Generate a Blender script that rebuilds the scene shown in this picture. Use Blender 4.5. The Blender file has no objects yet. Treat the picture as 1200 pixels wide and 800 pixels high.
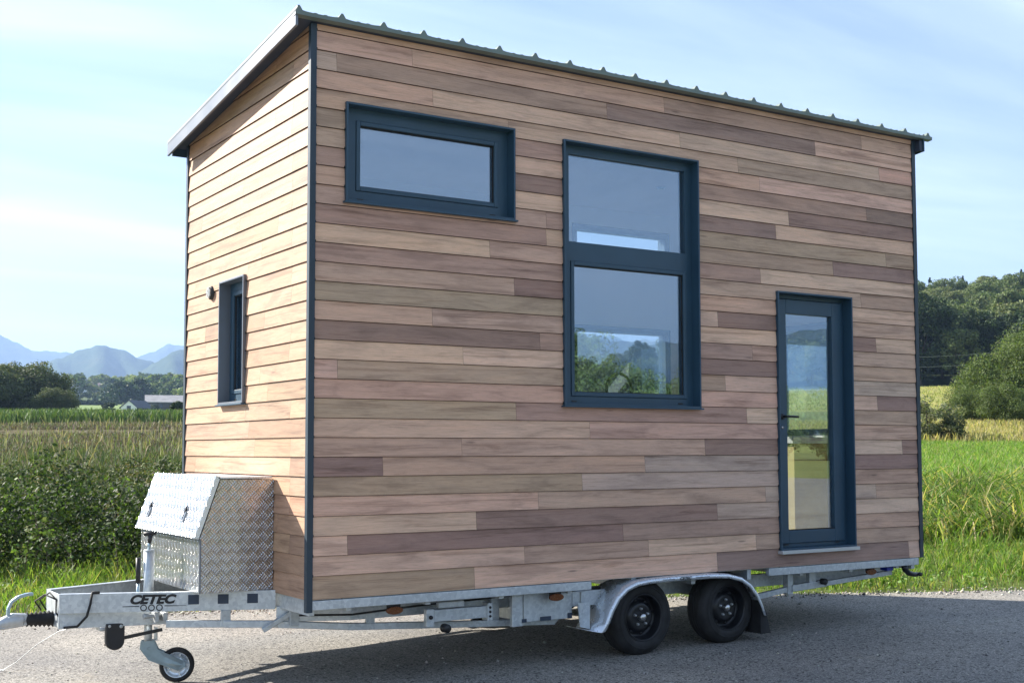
import bpy, bmesh, math, random
import numpy as np
from mathutils import Vector, Matrix

random.seed(7)
rng = np.random.default_rng(11)
scene = bpy.context.scene
COL = scene.collection
PI = math.pi
EXPO = 1.62
CLOUD = (8.0, 8.8, 9.7)
LEN, WID = 5.795, 2.5
SUN = Vector((-.62, 1.0, .70)).normalized()      # towards the sun
EYE = (-3.1563, -7.3584, 0.9466)

# ------------------------------------------------------------------ materials
def new_mat(name):
    m = bpy.data.materials.new(name); m.use_nodes = True
    nt = m.node_tree; nt.nodes.clear()
    out = nt.nodes.new('ShaderNodeOutputMaterial')
    return m, nt, out

def N(nt, t, **kw):
    n = nt.nodes.new(t)
    for k, v in kw.items():
        if k in n.inputs: n.inputs[k].default_value = v
        else: setattr(n, k, v)
    return n

def ramp(nt, fac, stops):
    r = nt.nodes.new('ShaderNodeValToRGB'); nt.links.new(fac, r.inputs[0])
    e = r.color_ramp.elements
    while len(e) < len(stops): e.new(.5)
    for i, (p, c) in enumerate(stops):
        e[i].position = p; e[i].color = (c[0], c[1], c[2], 1)
    return r.outputs[0]

def mixc(nt, f, a, b, mode='MIX'):
    n = nt.nodes.new('ShaderNodeMix'); n.data_type = 'RGBA'; n.blend_type = mode; n.clamp_factor = True; n.clamp_result = False
    for s, v in ((0, f), (6, a), (7, b)):
        if isinstance(v, (int, float)): n.inputs[s].default_value = v
        elif isinstance(v, tuple): n.inputs[s].default_value = (v[0], v[1], v[2], 1)
        else: nt.links.new(v, n.inputs[s])
    return n.outputs[2]

def math_(nt, op, a, b=None, c=None):
    n = nt.nodes.new('ShaderNodeMath'); n.operation = op
    for i, v in enumerate((a, b, c)):
        if v is None: continue
        if isinstance(v, (int, float)): n.inputs[i].default_value = v
        else: nt.links.new(v, n.inputs[i])
    return n.outputs[0]

def coords(nt, kind='Object', scale=(1, 1, 1), rot=(0, 0, 0)):
    tc = nt.nodes.new('ShaderNodeTexCoord'); mp = nt.nodes.new('ShaderNodeMapping')
    mp.inputs['Scale'].default_value = scale; mp.inputs['Rotation'].default_value = rot
    nt.links.new(tc.outputs[kind], mp.inputs[0]); return mp.outputs[0]

def noise(nt, vec, scale, detail=4, rough=.55, dist=0):
    n = N(nt, 'ShaderNodeTexNoise', Scale=scale, Detail=detail, Roughness=rough, Distortion=dist)
    nt.links.new(vec, n.inputs['Vector']); return n.outputs[0]

def bump(nt, h, strength, dist=.01):
    b = N(nt, 'ShaderNodeBump', Strength=strength, Distance=dist)
    nt.links.new(h, b.inputs['Height']); return b.outputs[0]

def principled(nt, out, base, rough=.5, metal=0., normal=None, spec=None, coat=None):
    p = nt.nodes.new('ShaderNodeBsdfPrincipled')
    for k, v in (('Base Color', base), ('Roughness', rough), ('Metallic', metal), ('Normal', normal), ('Specular IOR Level', spec), ('Coat Weight', coat)):
        if v is None: continue
        if isinstance(v, tuple): p.inputs[k].default_value = (v[0], v[1], v[2], 1)
        elif isinstance(v, (int, float)): p.inputs[k].default_value = v
        else: nt.links.new(v, p.inputs[k])
    nt.links.new(p.outputs[0], out.inputs[0]); return p

def simple(name, col, rough=.5, metal=0., var=.12, scale=6., bmp=0., bscale=60., spec=None):
    m, nt, out = new_mat(name)
    v = coords(nt)
    n = noise(nt, v, scale, 5)
    lo = tuple(max(0, c*(1-var)) for c in col); hi = tuple(min(1, c*(1+var)) for c in col)
    base = ramp(nt, n, [(.3, lo), (.7, hi)])
    r = math_(nt, 'MULTIPLY_ADD', noise(nt, v, scale*3, 3), .25, rough-.12)
    nm = bump(nt, noise(nt, v, bscale, 4), bmp, .004) if bmp else None
    principled(nt, out, base, r, metal, nm, spec)
    return m

M = {}
# cedar boards: per-board tone in the attribute "tone", per-board grain offset in the UV map
def wood_mat():
    m, nt, out = new_mat('cedar_board')
    uv = nt.nodes.new('ShaderNodeUVMap').outputs[0]
    at = N(nt, 'ShaderNodeAttribute', attribute_name='tone')
    def mp(sc):
        a = nt.nodes.new('ShaderNodeMapping'); a.inputs['Scale'].default_value = sc; nt.links.new(uv, a.inputs[0]); return a.outputs[0]
    warp = noise(nt, mp((.9, 5, 1)), 1, 3, .6)
    # cathedral grain: bands across the board bent by slow noise
    band = N(nt, 'ShaderNodeTexNoise', Scale=1., Detail=6., Roughness=.62, Distortion=1.1)
    nt.links.new(mp((1.1, 26, 1)), band.inputs['Vector'])
    fine = noise(nt, mp((7, 420, 1)), 1, 3, .6)
    pores = noise(nt, mp((16, 260, 1)), 1, 2, .5)
    blotch = noise(nt, mp((1.3, 7, 1)), 1.3, 4, .6, .6)
    g1 = ramp(nt, band.outputs[0], [(.30, (.60, .55, .52)), (.46, (.95, .94, .93)), (.6, (1, 1, 1)), (.75, (1.14, 1.12, 1.08))])
    g2 = ramp(nt, fine, [(.3, (.80, .78, .76)), (.65, (1.10, 1.10, 1.10))])
    g3 = ramp(nt, blotch, [(.32, (.68, .66, .66)), (.5, (1, 1, 1)), (.75, (1.18, 1.13, 1.08))])
    g4 = ramp(nt, pores, [(.30, (.78, .76, .74)), (.42, (1, 1, 1))])
    c = mixc(nt, 1., at.outputs['Color'], g1, 'MULTIPLY')
    c = mixc(nt, .9, c, g2, 'MULTIPLY'); c = mixc(nt, .8, c, g3, 'MULTIPLY'); c = mixc(nt, .8, c, g4, 'MULTIPLY')
    # knots
    vor = N(nt, 'ShaderNodeTexVoronoi', Scale=1.0); nt.links.new(mp((1.1, 7, 1)), vor.inputs['Vector'])
    k = ramp(nt, vor.outputs['Distance'], [(.025, (1, 1, 1)), (.06, (0, 0, 0))])
    c = mixc(nt, math_(nt, 'MULTIPLY', k, .55), c, (.10, .06, .045))
    h = math_(nt, 'ADD', math_(nt, 'MULTIPLY', fine, .5), math_(nt, 'ADD', band.outputs[0], warp))
    principled(nt, out, c, math_(nt, 'MULTIPLY_ADD', blotch, .2, .5), 0, bump(nt, h, .22, .0025), .35)
    return m
M['wood'] = wood_mat()

def galv():
    m, nt, out = new_mat('galvanised_steel')
    v = coords(nt)
    vo = N(nt, 'ShaderNodeTexVoronoi', Scale=45.); nt.links.new(v, vo.inputs['Vector'])
    n = noise(nt, v, 5, 6, .65)
    a = ramp(nt, vo.outputs['Color'], [(.2, (.50, .54, .57)), (.8, (.62, .66, .68))])
    b = ramp(nt, n, [(.3, (.86, .87, .88)), (.55, (1, 1, 1)), (.8, (1.08, 1.08, 1.07))])
    c = mixc(nt, 1., a, b, 'MULTIPLY')
    principled(nt, out, c, math_(nt, 'MULTIPLY_ADD', n, .3, .35), .6, bump(nt, n, .08, .004))
    return m
M['galv'] = galv()

def checker():
    """aluminium tread plate: raised bars in alternating directions, laid out in the UV map (metres)"""
    m, nt, out = new_mat('tread_plate')
    uv = nt.nodes.new('ShaderNodeUVMap').outputs[0]
    mp = nt.nodes.new('ShaderNodeMapping'); mp.inputs['Rotation'].default_value = (0, 0, math.radians(45)); mp.inputs['Scale'].default_value = (21, 21, 21)
    nt.links.new(uv, mp.inputs[0])
    sx = nt.nodes.new('ShaderNodeSeparateXYZ'); nt.links.new(mp.outputs[0], sx.inputs[0])
    x, y = sx.outputs[0], sx.outputs[1]
    par = math_(nt, 'MODULO', math_(nt, 'ADD', math_(nt, 'FLOOR', x), math_(nt, 'ADD', math_(nt, 'FLOOR', y), 1000)), 2)
    fx = math_(nt, 'SUBTRACT', math_(nt, 'FRACT', x), .5); fy = math_(nt, 'SUBTRACT', math_(nt, 'FRACT', y), .5)
    def bars(a, b):
        # three parallel bars in a cell, long in a
        t = math_(nt, 'PINGPONG', math_(nt, 'MULTIPLY', b, 3), .5)
        q = math_(nt, 'SUBTRACT', .34, math_(nt, 'ABSOLUTE', t))
        e = math_(nt, 'SUBTRACT', .46, math_(nt, 'ABSOLUTE', a))
        return math_(nt, 'MINIMUM', math_(nt, 'MULTIPLY', q, 1.), e)
    h = nt.nodes.new('ShaderNodeMix'); h.data_type = 'FLOAT'
    nt.links.new(par, h.inputs[0]); nt.links.new(bars(fx, fy), h.inputs[2]); nt.links.new(bars(fy, fx), h.inputs[3])
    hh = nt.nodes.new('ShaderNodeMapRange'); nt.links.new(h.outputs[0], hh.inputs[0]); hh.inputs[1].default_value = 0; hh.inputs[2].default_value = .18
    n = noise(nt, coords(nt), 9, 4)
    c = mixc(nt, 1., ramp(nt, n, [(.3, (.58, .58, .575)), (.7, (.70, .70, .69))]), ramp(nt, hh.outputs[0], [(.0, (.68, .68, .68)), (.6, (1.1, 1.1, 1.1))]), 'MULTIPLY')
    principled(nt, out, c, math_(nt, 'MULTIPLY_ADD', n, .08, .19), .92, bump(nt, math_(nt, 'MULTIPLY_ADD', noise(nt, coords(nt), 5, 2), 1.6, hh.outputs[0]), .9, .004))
    return m
M['tread'] = checker()

M['paint'] = simple('slate_blue_powder_coat', (.024, .064, .105), .42, .0, .08, 3, .05, 400, .5)
M['trim'] = simple('dark_corner_trim', (.022, .040, .060), .45, 0, .1, 3)
M['edge_metal'] = simple('grey_flashing', (.17, .19, .22), .38, .35, .06, 2)
M['roof_sheet'] = simple('olive_grey_roof_sheet', (.15, .19, .17), .45, .2, .15, 3)
M['soffit'] = simple('dark_soffit', (.03, .045, .075), .6, 0, .1, 3)
M['membrane_and_shade'] = simple('black_membrane_and_notch_shade', (.012, .012, .012), .9)
M['interior_white'] = simple('interior_white', (.74, .73, .72), .7, 0, .04, 2)
M['ceiling'] = simple('whitewashed_ceiling_board', (.62, .52, .47), .6, 0, .1, 2)
M['plywood'] = simple('birch_plywood', (.55, .42, .17), .55, 0, .18, 3)
M['floor_wood'] = simple('oak_floor', (.40, .27, .15), .5, 0, .2, 4)
M['counter_white'] = simple('white_worktop', (.78, .77, .74), .35, 0, .03, 2)
M['chrome'] = simple('brushed_steel', (.55, .55, .55), .25, 1.0, .05, 9)
M['rubber'] = simple('black_rubber', (.016, .016, .017), .72, 0, .6, 9, .15, 120)
M['black_metal'] = simple('black_painted_steel', (.010, .011, .014), .35, 0, .2, 8)
M['black_plastic'] = simple('black_plastic', (.015, .015, .017), .5, 0, .15, 9)
M['zinc'] = simple('blue_zinc_plate', (.36, .46, .52), .38, .7, .12, 14)
M['cast'] = simple('cast_aluminium', (.48, .50, .51), .5, .6, .12, 22, .15, 90)
M['amber'] = simple('amber_reflector', (.15, .045, .01), .25, 0, .15, 40)
M['blue_plastic'] = simple('blue_plastic', (.02, .04, .35), .35)
M['ink'] = simple('black_decal', (.008, .008, .01), .5)
M['fender'] = simple('fender_galvanised', (.72, .77, .82), .28, .6, .06, 6, .02, 40)
M['alu_sill'] = simple('aluminium_threshold', (.55, .57, .58), .4, .5, .05, 8)

def glass_mat():
    m, nt, out = new_mat('double_glazing')
    tr = N(nt, 'ShaderNodeBsdfTransparent'); tr.inputs[0].default_value = (.93, .96, .97, 1)
    gl = N(nt, 'ShaderNodeBsdfGlossy', Roughness=.0); gl.inputs[0].default_value = (.72, .86, 1, 1)
    v = coords(nt, 'Object', (1, 1, 1))
    nm = bump(nt, noise(nt, v, 1.2, 1), .02, .02)
    nt.links.new(nm, gl.inputs['Normal'])
    lw = N(nt, 'ShaderNodeLayerWeight', Blend=.5)
    sch = math_(nt, 'POWER', lw.outputs['Facing'], 5)
    fr_ = math_(nt, 'MULTIPLY_ADD', sch, .81, .19)
    mx = nt.nodes.new('ShaderNodeMixShader')
    nt.links.new(fr_, mx.inputs[0]); nt.links.new(tr.outputs[0], mx.inputs[1]); nt.links.new(gl.outputs[0], mx.inputs[2])
    nt.links.new(mx.outputs[0], out.inputs[0]); return m
M['glass'] = glass_mat()

def leaf_mat(name, tint=(1, 1, 1), trans=.35, rough=.5):
    m, nt, out = new_mat(name)
    at = N(nt, 'ShaderNodeAttribute', attribute_name='tone')
    c = mixc(nt, 1., at.outputs['Color'], tint, 'MULTIPLY')
    p = nt.nodes.new('ShaderNodeBsdfPrincipled'); nt.links.new(c, p.inputs['Base Color']); p.inputs['Roughness'].default_value = rough
    p.inputs['Specular IOR Level'].default_value = .2
    t = nt.nodes.new('ShaderNodeBsdfTranslucent')
    c2 = mixc(nt, 1., c, (1.25, 1.35, .55), 'MULTIPLY'); nt.links.new(c2, t.inputs[0])
    mx = nt.nodes.new('ShaderNodeMixShader'); mx.inputs[0].default_value = trans
    nt.links.new(p.outputs[0], mx.inputs[1]); nt.links.new(t.outputs[0], mx.inputs[2]); nt.links.new(mx.outputs[0], out.inputs[0])
    return m
M['leaf'] = leaf_mat('leaf', rough=.62)
M['weed'] = leaf_mat('dull_weed', trans=.18, rough=.7)
M['grass'] = leaf_mat('grass_blade', trans=.45)
M['far_leaf'] = leaf_mat('crown_leaf', trans=.2, rough=.65)
M['bark'] = simple('bark', (.10, .075, .055), .85, 0, .35, 8, .5, 30)

def stone_mat():
    m, nt, out = new_mat('loose_stone'); at = N(nt, 'ShaderNodeAttribute', attribute_name='tone')
    principled(nt, out, at.outputs['Color'], .85, 0, bump(nt, noise(nt, coords(nt), 120, 3), .3, .003), .2); return m
M['stone'] = stone_mat()

def road_mat():
    m, nt, out = new_mat('asphalt_chippings')
    v = coords(nt)
    vo = N(nt, 'ShaderNodeTexVoronoi', Scale=105.); nt.links.new(v, vo.inputs['Vector'])
    vo2 = N(nt, 'ShaderNodeTexVoronoi', Scale=62.); nt.links.new(v, vo2.inputs['Vector'])
    hs = nt.nodes.new('ShaderNodeSeparateColor'); nt.links.new(vo.outputs['Color'], hs.inputs[0])
    stone = ramp(nt, hs.outputs[0], [(.0, (.20, .192, .178)), (.35, (.29, .28, .26)), (.7, (.37, .355, .325)), (1, (.52, .495, .45))])
    gap = ramp(nt, vo.outputs['Distance'], [(.30, (1, 1, 1)), (.75, (.50, .50, .51))])
    hs2 = nt.nodes.new('ShaderNodeSeparateColor'); nt.links.new(vo2.outputs['Color'], hs2.inputs[0])
    hole = ramp(nt, hs2.outputs[1], [(.88, (1, 1, 1)), (.91, (.22, .21, .20))])
    c = mixc(nt, 1., stone, gap, 'MULTIPLY'); c = mixc(nt, .9, c, hole, 'MULTIPLY')
    big = noise(nt, v, .55, 5, .6)
    c = mixc(nt, 1., c, ramp(nt, big, [(.3, (.70, .70, .72)), (.7, (1.25, 1.22, 1.15))]), 'MULTIPLY')
    patch = noise(nt, v, 2.4, 5, .65)
    c = mixc(nt, ramp(nt, patch, [(.62, (0, 0, 0)), (.72, (.5, .5, .5))]), c, (.30, .27, .22))
    h = mixc(nt, .5, vo.outputs['Distance'], vo2.outputs['Distance'])
    principled(nt, out, c, .85, 0, bump(nt, h, .3, .006), .3)
    return m
M['road'] = road_mat()

def soil_mat():
    m, nt, out = new_mat('field_ground')
    v = coords(nt)
    at = N(nt, 'ShaderNodeAttribute', attribute_name='tone')
    a = noise(nt, v, 1.3, 8, .7); b = noise(nt, v, .09, 5, .6)
    c = mixc(nt, 1., at.outputs['Color'], ramp(nt, a, [(.3, (.55, .55, .5)), (.7, (1.4, 1.4, 1.3))]), 'MULTIPLY')
    c = mixc(nt, 1., c, ramp(nt, b, [(.3, (.8, .85, .8)), (.7, (1.2, 1.15, 1.1))]), 'MULTIPLY')
    principled(nt, out, c, .95, 0, bump(nt, a, .6, .05), .1)
    return m
M['soil'] = soil_mat()

def mountain_mat():
    m, nt, out = new_mat('mountain_forest')
    v = coords(nt)
    a = noise(nt, v, .004, 8, .65); b = noise(nt, v, .03, 4, .7)
    c = ramp(nt, a, [(.3, (.035, .055, .03)), (.55, (.06, .085, .045)), (.75, (.13, .13, .08))])
    principled(nt, out, c, 1., 0, bump(nt, b, .8, 12.), 0.)
    return m
M['mountain'] = mountain_mat()

# ------------------------------------------------------------------ mesh builder
class MB:
    def __init__(s, fn=None):
        s.v = []; s.f = []; s.mi = []; s.uv = {}; s.tone = {}; s.fn = fn; s.sm = set()
    def P(s, p):
        p = s.fn(p) if s.fn else p
        s.v.append((p[0], p[1], p[2])); return len(s.v)-1
    def face(s, pts, mi=0, uv=None, tone=None, smooth=False):
        idx = [s.P(p) for p in pts]; s.f.append(idx); s.mi.append(mi); k = len(s.f)-1
        if uv: s.uv[k] = uv
        if tone: s.tone[k] = tone
        if smooth: s.sm.add(k)
    def box(s, x0, x1, y0, y1, z0, z1, mi=0):
        s.hexa([(x0, y0, z0), (x1, y0, z0), (x1, y1, z0), (x0, y1, z0), (x0, y0, z1), (x1, y0, z1), (x1, y1, z1), (x0, y1, z1)], mi)
    def hexa(s, c, mi=0):
        i = [s.P(p) for p in c]
        for q in ((3, 2, 1, 0), (4, 5, 6, 7), (0, 1, 5, 4), (1, 2, 6, 5), (2, 3, 7, 6), (3, 0, 4, 7)):
            s.f.append([i[k] for k in q]); s.mi.append(mi)
    def prism(s, poly, d, mi=0):
        """poly: 3-D points, extruded by vector d"""
        n = len(poly); a = [s.P(p) for p in poly]; b = [s.P((p[0]+d[0], p[1]+d[1], p[2]+d[2])) for p in poly]
        s.f.append(a[::-1]); s.mi.append(mi); s.f.append(b); s.mi.append(mi)
        for k in range(n):
            s.f.append([a[k], a[(k+1) % n], b[(k+1) % n], b[k]]); s.mi.append(mi)
    def beam(s, p0, p1, w, h, up=(0, 0, 1), mi=0):
        p0 = Vector(p0); p1 = Vector(p1); d = (p1-p0).normalized(); sd = d.cross(Vector(up)).normalized(); u = sd.cross(d)
        c = []
        for (a, b) in ((-1, -1), (1, -1), (1, 1), (-1, 1)): c.append(p0+sd*a*w/2+u*b*h/2)
        for (a, b) in ((-1, -1), (1, -1), (1, 1), (-1, 1)): c.append(p1+sd*a*w/2+u*b*h/2)
        s.hexa([tuple(q) for q in c], mi)
    def ring(s, c, t, r, n, ref):
        a = t.cross(ref)
        if a.length < 1e-4: a = t.cross(Vector((1, .3, .2)))
        a.normalize(); b = t.cross(a).normalized()
        return [s.P(tuple(c+a*r*math.cos(2*PI*k/n)+b*r*math.sin(2*PI*k/n))) for k in range(n)]
    def tube(s, path, r, n=10, mi=0, caps=True):
        path = [Vector(p) for p in path]; rs = r if isinstance(r, (list, tuple)) else [r]*len(path); prev = None
        for i, c in enumerate(path):
            t = (path[min(i+1, len(path)-1)]-path[max(i-1, 0)]).normalized()
            ref = Vector((0, 0, 1)) if abs(t.z) < .9 else Vector((1, 0, 0))
            if i == 0: ref0 = ref
            cur = s.ring(c, t, rs[i], n, ref0)
            if prev:
                for k in range(n):
                    s.f.append([prev[k], prev[(k+1) % n], cur[(k+1) % n], cur[k]]); s.mi.append(mi); s.sm.add(len(s.f)-1)
            elif caps: s.f.append(cur[::-1]); s.mi.append(mi)
            prev = cur
        if caps: s.f.append(prev); s.mi.append(mi)
    def lathe(s, c, axis, prof, n=32, mi=0, caps=False):
        """prof: (radius, height along axis)"""
        c = Vector(c); ax = Vector(axis).normalized(); ref = Vector((0, 0, 1)) if abs(ax.z) < .9 else Vector((1, 0, 0)); prev = None
        for (r, h) in prof:
            cur = s.ring(c+ax*h, ax, max(r, 1e-4), n, ref)
            if prev:
                for k in range(n):
                    s.f.append([prev[k], prev[(k+1) % n], cur[(k+1) % n], cur[k]]); s.mi.append(mi); s.sm.add(len(s.f)-1)
            prev = cur
    def build(s, name, mats, parent=None, bevel=0, smooth=False, origin=None, weld=False):
        me = bpy.data.meshes.new(name)
        o3 = Vector(origin) if origin is not None else (world_of(parent) if parent else Vector((0, 0, 0)))
        me.from_pydata([(p[0]-o3.x, p[1]-o3.y, p[2]-o3.z) for p in s.v], [], s.f)
        if not isinstance(mats, (list, tuple)): mats = [mats]
        for m in mats: me.materials.append(m)
        me.polygons.foreach_set('material_index', s.mi)
        if s.uv:
            ul = me.uv_layers.new(name='UVMap')
            for k, uv in s.uv.items():
                for j, li in enumerate(me.polygons[k].loop_indices): ul.data[li].uv = uv[j]
        if s.tone:
            at = me.attributes.new('tone', 'FLOAT_COLOR', 'FACE')
            for k, t in s.tone.items(): at.data[k].color = (t[0], t[1], t[2], 1)
        for k in (range(len(s.f)) if smooth else s.sm): me.polygons[k].use_smooth = True
        bm = bmesh.new(); bm.from_mesh(me)
        if weld: bmesh.ops.remove_doubles(bm, verts=bm.verts, dist=.0004)
        bmesh.ops.recalc_face_normals(bm, faces=bm.faces); bm.to_mesh(me); bm.free()
        ob = bpy.data.objects.new(name, me); COL.objects.link(ob)
        if parent: ob.parent = parent; ob['_w'] = list(o3)
        else: ob.location = o3
        ob['_w'] = list(o3)
        if parent is not None:
            ob.location = o3 - world_of(parent)
        if bevel:
            b = ob.modifiers.new('bevel', 'BEVEL'); b.width = bevel; b.segments = 2; b.limit_method = 'ANGLE'; b.angle_limit = math.radians(40)
        return ob

def world_of(o): return Vector(o['_w'])

def empty(name, loc, parent=None):
    o = bpy.data.objects.new(name, None); COL.objects.link(o); o['_w'] = list(loc); o.empty_display_size = .1
    if parent: o.parent = parent; o.location = Vector(loc)-world_of(parent)
    else: o.location = loc
    return o

def tag(o, label=None, cat=None, group=None, kind=None):
    for k, v in (('label', label), ('category', cat), ('group', group), ('kind', kind)):
        if v: o[k] = v
    return o

def copy_tree(o, parent=None):
    c = o.copy(); COL.objects.link(c); c.parent = parent
    for ch in list(o.children): copy_tree(ch, c)
    return c

def quad_mesh(name, V, F, mat, tone=None, parent=None, loc=(0, 0, 0), smooth=False):
    """numpy verts (N,3), faces list of equal-size arrays [(n,4), (m,3)...]; tone (faces,3)"""
    me = bpy.data.meshes.new(name)
    me.vertices.add(len(V)); me.vertices.foreach_set('co', np.ascontiguousarray(V, dtype=np.float32).ravel())
    loops = np.concatenate([f.ravel() for f in F]).astype(np.int32)
    sizes = np.concatenate([np.full(len(f), f.shape[1]) for f in F]); starts = np.concatenate([[0], np.cumsum(sizes)[:-1]]).astype(np.int32)
    me.loops.add(len(loops)); me.loops.foreach_set('vertex_index', loops)
    me.polygons.add(len(sizes)); me.polygons.foreach_set('loop_start', starts)
    me.update(calc_edges=True)
    if tone is not None:
        at = me.attributes.new('tone', 'FLOAT_COLOR', 'FACE')
        at.data.foreach_set('color', np.c_[tone, np.ones(len(tone))].astype(np.float32).ravel())
    me.materials.append(mat)
    if smooth: me.polygons.foreach_set('use_smooth', np.ones(len(sizes), dtype=bool))
    ob = bpy.data.objects.new(name, me); COL.objects.link(ob); ob['_w'] = list(loc)
    if parent: ob.parent = parent
    ob.location = Vector(loc)-(world_of(parent) if parent else Vector((0, 0, 0)))
    return ob

# ------------------------------------------------------------------ the lie of the land
def plane_z(x, y): return -.585+.019*(np.clip(x, -14, 22)-2.67)
def edge_y(x):
    q = np.clip(x, -3, 12)
    y = 4.97-.42*q-.0147*q*q
    return y+(x-q)*(-.42-.0294*q)
def edge_d(x, y):
    q = np.clip(x, -3, 12); sl = -.42-.0294*q
    return (y-edge_y(x))/np.sqrt(1+sl*sl)
LT = np.array([(-400, 22), (-200, 9), (-100, 4.2), (-60, 1.6), (-40, .6), (-24, 0), (0, 0), (1.2, .03), (4, .1), (7, .45), (17, .80), (32, 1.25), (47, 1.8), (77, 2.85), (92, 3.3), (112, 4.0), (187, 7.3), (247, 9.8), (390, 13.2), (467, 14.2), (560, 20.3), (640, 24.6), (700, 28), (900, 40), (1200, 58), (1600, 60), (3000, 55), (12000, 50)], float)
RT = np.array([(-400, 22), (-200, 9), (-100, 4.2), (-60, 1.6), (-40, .6), (-24, 0), (0, 0), (1.2, .03), (4, .12), (9, .42), (17, .65), (32, 1.0), (47, 1.45), (72, 2.6), (97, 4.0), (187, 9.7), (217, 12.2), (290, 24), (390, 41), (470, 50), (700, 54), (1000, 54), (3000, 55), (12000, 50)], float)
def ground(x, y):
    x = np.asarray(x, float); y = np.asarray(y, float)
    dx, dy = x-EYE[0], y-EYE[1]; r = np.hypot(dx, dy); b = np.degrees(np.arctan2(dx, dy))
    d = edge_d(x, y)
    d = np.where(d > 60, np.maximum(r-13, 60), d)
    d = np.where(d < -40, -np.maximum(r*.9, 40), d)
    l = np.interp(d, LT[:, 0], LT[:, 1]); rr = np.interp(d, RT[:, 0], RT[:, 1])
    w = np.clip((b-30)/16, 0, 1); w = w*w*(3-2*w); w2 = np.clip((100-b)/25, 0, 1); w = w*w2
    t = l*(1-w)+rr*w
    t = t+np.where(np.abs(d) > 60, np.clip((np.abs(d)-60)/200, 0, 1), 0)*(np.sin(x*.011+1.3)*np.cos(y*.013)+.5*np.sin(x*.031)*np.sin(y*.027+2))*1.2
    return plane_z(x, y)+t
def polar(b, r):
    a = np.radians(b); return EYE[0]+np.sin(a)*r, EYE[1]+np.cos(a)*r

# ------------------------------------------------------------------ terrain, road, mountains
def terrain():
    bs = np.concatenate([np.arange(0, 70, .5), np.arange(70, 360, 3.)])
    rs = np.concatenate([[0], np.array([3, 6, 9, 11]), np.arange(12, 30, .5), np.arange(30, 60, 2), np.arange(60, 140, 3.), np.arange(140, 300, 8), np.arange(300, 700, 20), np.arange(700, 1700, 60), np.geomspace(1700, 9300, 14)])
    B, R = np.meshgrid(bs, rs[1:]); X, Y = polar(B, R); Z = ground(X, Y)
    V = np.c_[X.ravel(), Y.ravel(), Z.ravel()]; V = np.vstack([V, [[EYE[0], EYE[1], float(ground(EYE[0], EYE[1]))]]])
    n, m = len(rs)-1, len(bs)
    i = np.arange(n-1)[:, None]*m; j = np.arange(m)[None, :]; j2 = (j+1) % m
    F4 = np.stack([i+j, i+m+j, i+m+j2, i+j2], -1).reshape(-1, 4)
    F3 = np.stack([np.full(m, len(V)-1), np.arange(m), (np.arange(m)+1) % m], -1)
    def colr(F):
        c = V[F].mean(1); dx, dy = c[:, 0]-EYE[0], c[:, 1]-EYE[1]; r = np.hypot(dx, dy); b = np.degrees(np.arctan2(dx, dy)) % 360
        right = (b > 33) & (b < 110)
        out = np.tile(np.array([[.10, .13, .04]]), (len(c), 1))
        def put(mask, col): out[mask] = col
        L = ~right
        put(L & (r < 17), (.07, .08, .03)); put(L & (r >= 17) & (r < 50), (.10, .115, .045)); put(L & (r >= 50) & (r < 104), (.13, .11, .065))
        put(L & (r >= 104) & (r < 128), (.08, .12, .03)); put(L & (r >= 128) & (r < 160), (.16, .22, .06)); put(L & (r >= 160) & (r < 215), (.17, .23, .07)); put(L & (r >= 215) & (r < 260), (.22, .25, .09))
        put(L & (r >= 260) & (r < 420), (.14, .21, .06)); put(L & (r >= 420) & (r < 655), (.20, .27, .10)); put(L & (r >= 655), (.07, .10, .035)); put(L & (r > 1500), (.04, .06, .03))
        put(right & (r < 20), (.09, .12, .035)); put(right & (r >= 20) & (r < 58), (.12, .21, .035)); put(right & (r >= 58) & (r < 84), (.30, .25, .12))
        put(right & (r >= 84) & (r < 120), (.13, .14, .06)); put(right & (r >= 120) & (r < 222), (.27, .26, .09)); put(right & (r >= 222), (.035, .05, .02))
        back = (b > 110) & (b < 330); put(back & (r > 24), (.20, .23, .08))
        return out
    o = quad_mesh('ground', V, [F4, F3], M['soil'], np.vstack([colr(F4), colr(F3)]), smooth=True)
    tag(o, kind='structure')
terrain()

def road():
    xs = np.arange(-32, 34.01, .5); V = []; F = []
    rows = [0, -.25, -1, -3, -8, -14, -22]
    for k, x in enumerate(xs):
        jit = .05*math.sin(x*2.3)+.04*math.sin(x*5.1+1)+.03*random.uniform(-1, 1)
        for q, d in enumerate(rows):
            q0 = min(max(x, -3), 12); sl = -.42-.0294*q0; nn = math.sqrt(1+sl*sl)
            y = float(edge_y(x))+d*nn+(jit if q == 0 else 0)
            V.append((x, y, float(plane_z(x, y))+.006-(.004 if q == 0 else 0)))
    m = len(rows)
    for k in range(len(xs)-1):
        for q in range(m-1): F.append((k*m+q, (k+1)*m+q, (k+1)*m+q+1, k*m+q+1))
    o = quad_mesh('road', np.array(V), [np.array(F)], M['road'])
    tag(o, kind='structure')
road()

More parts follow.
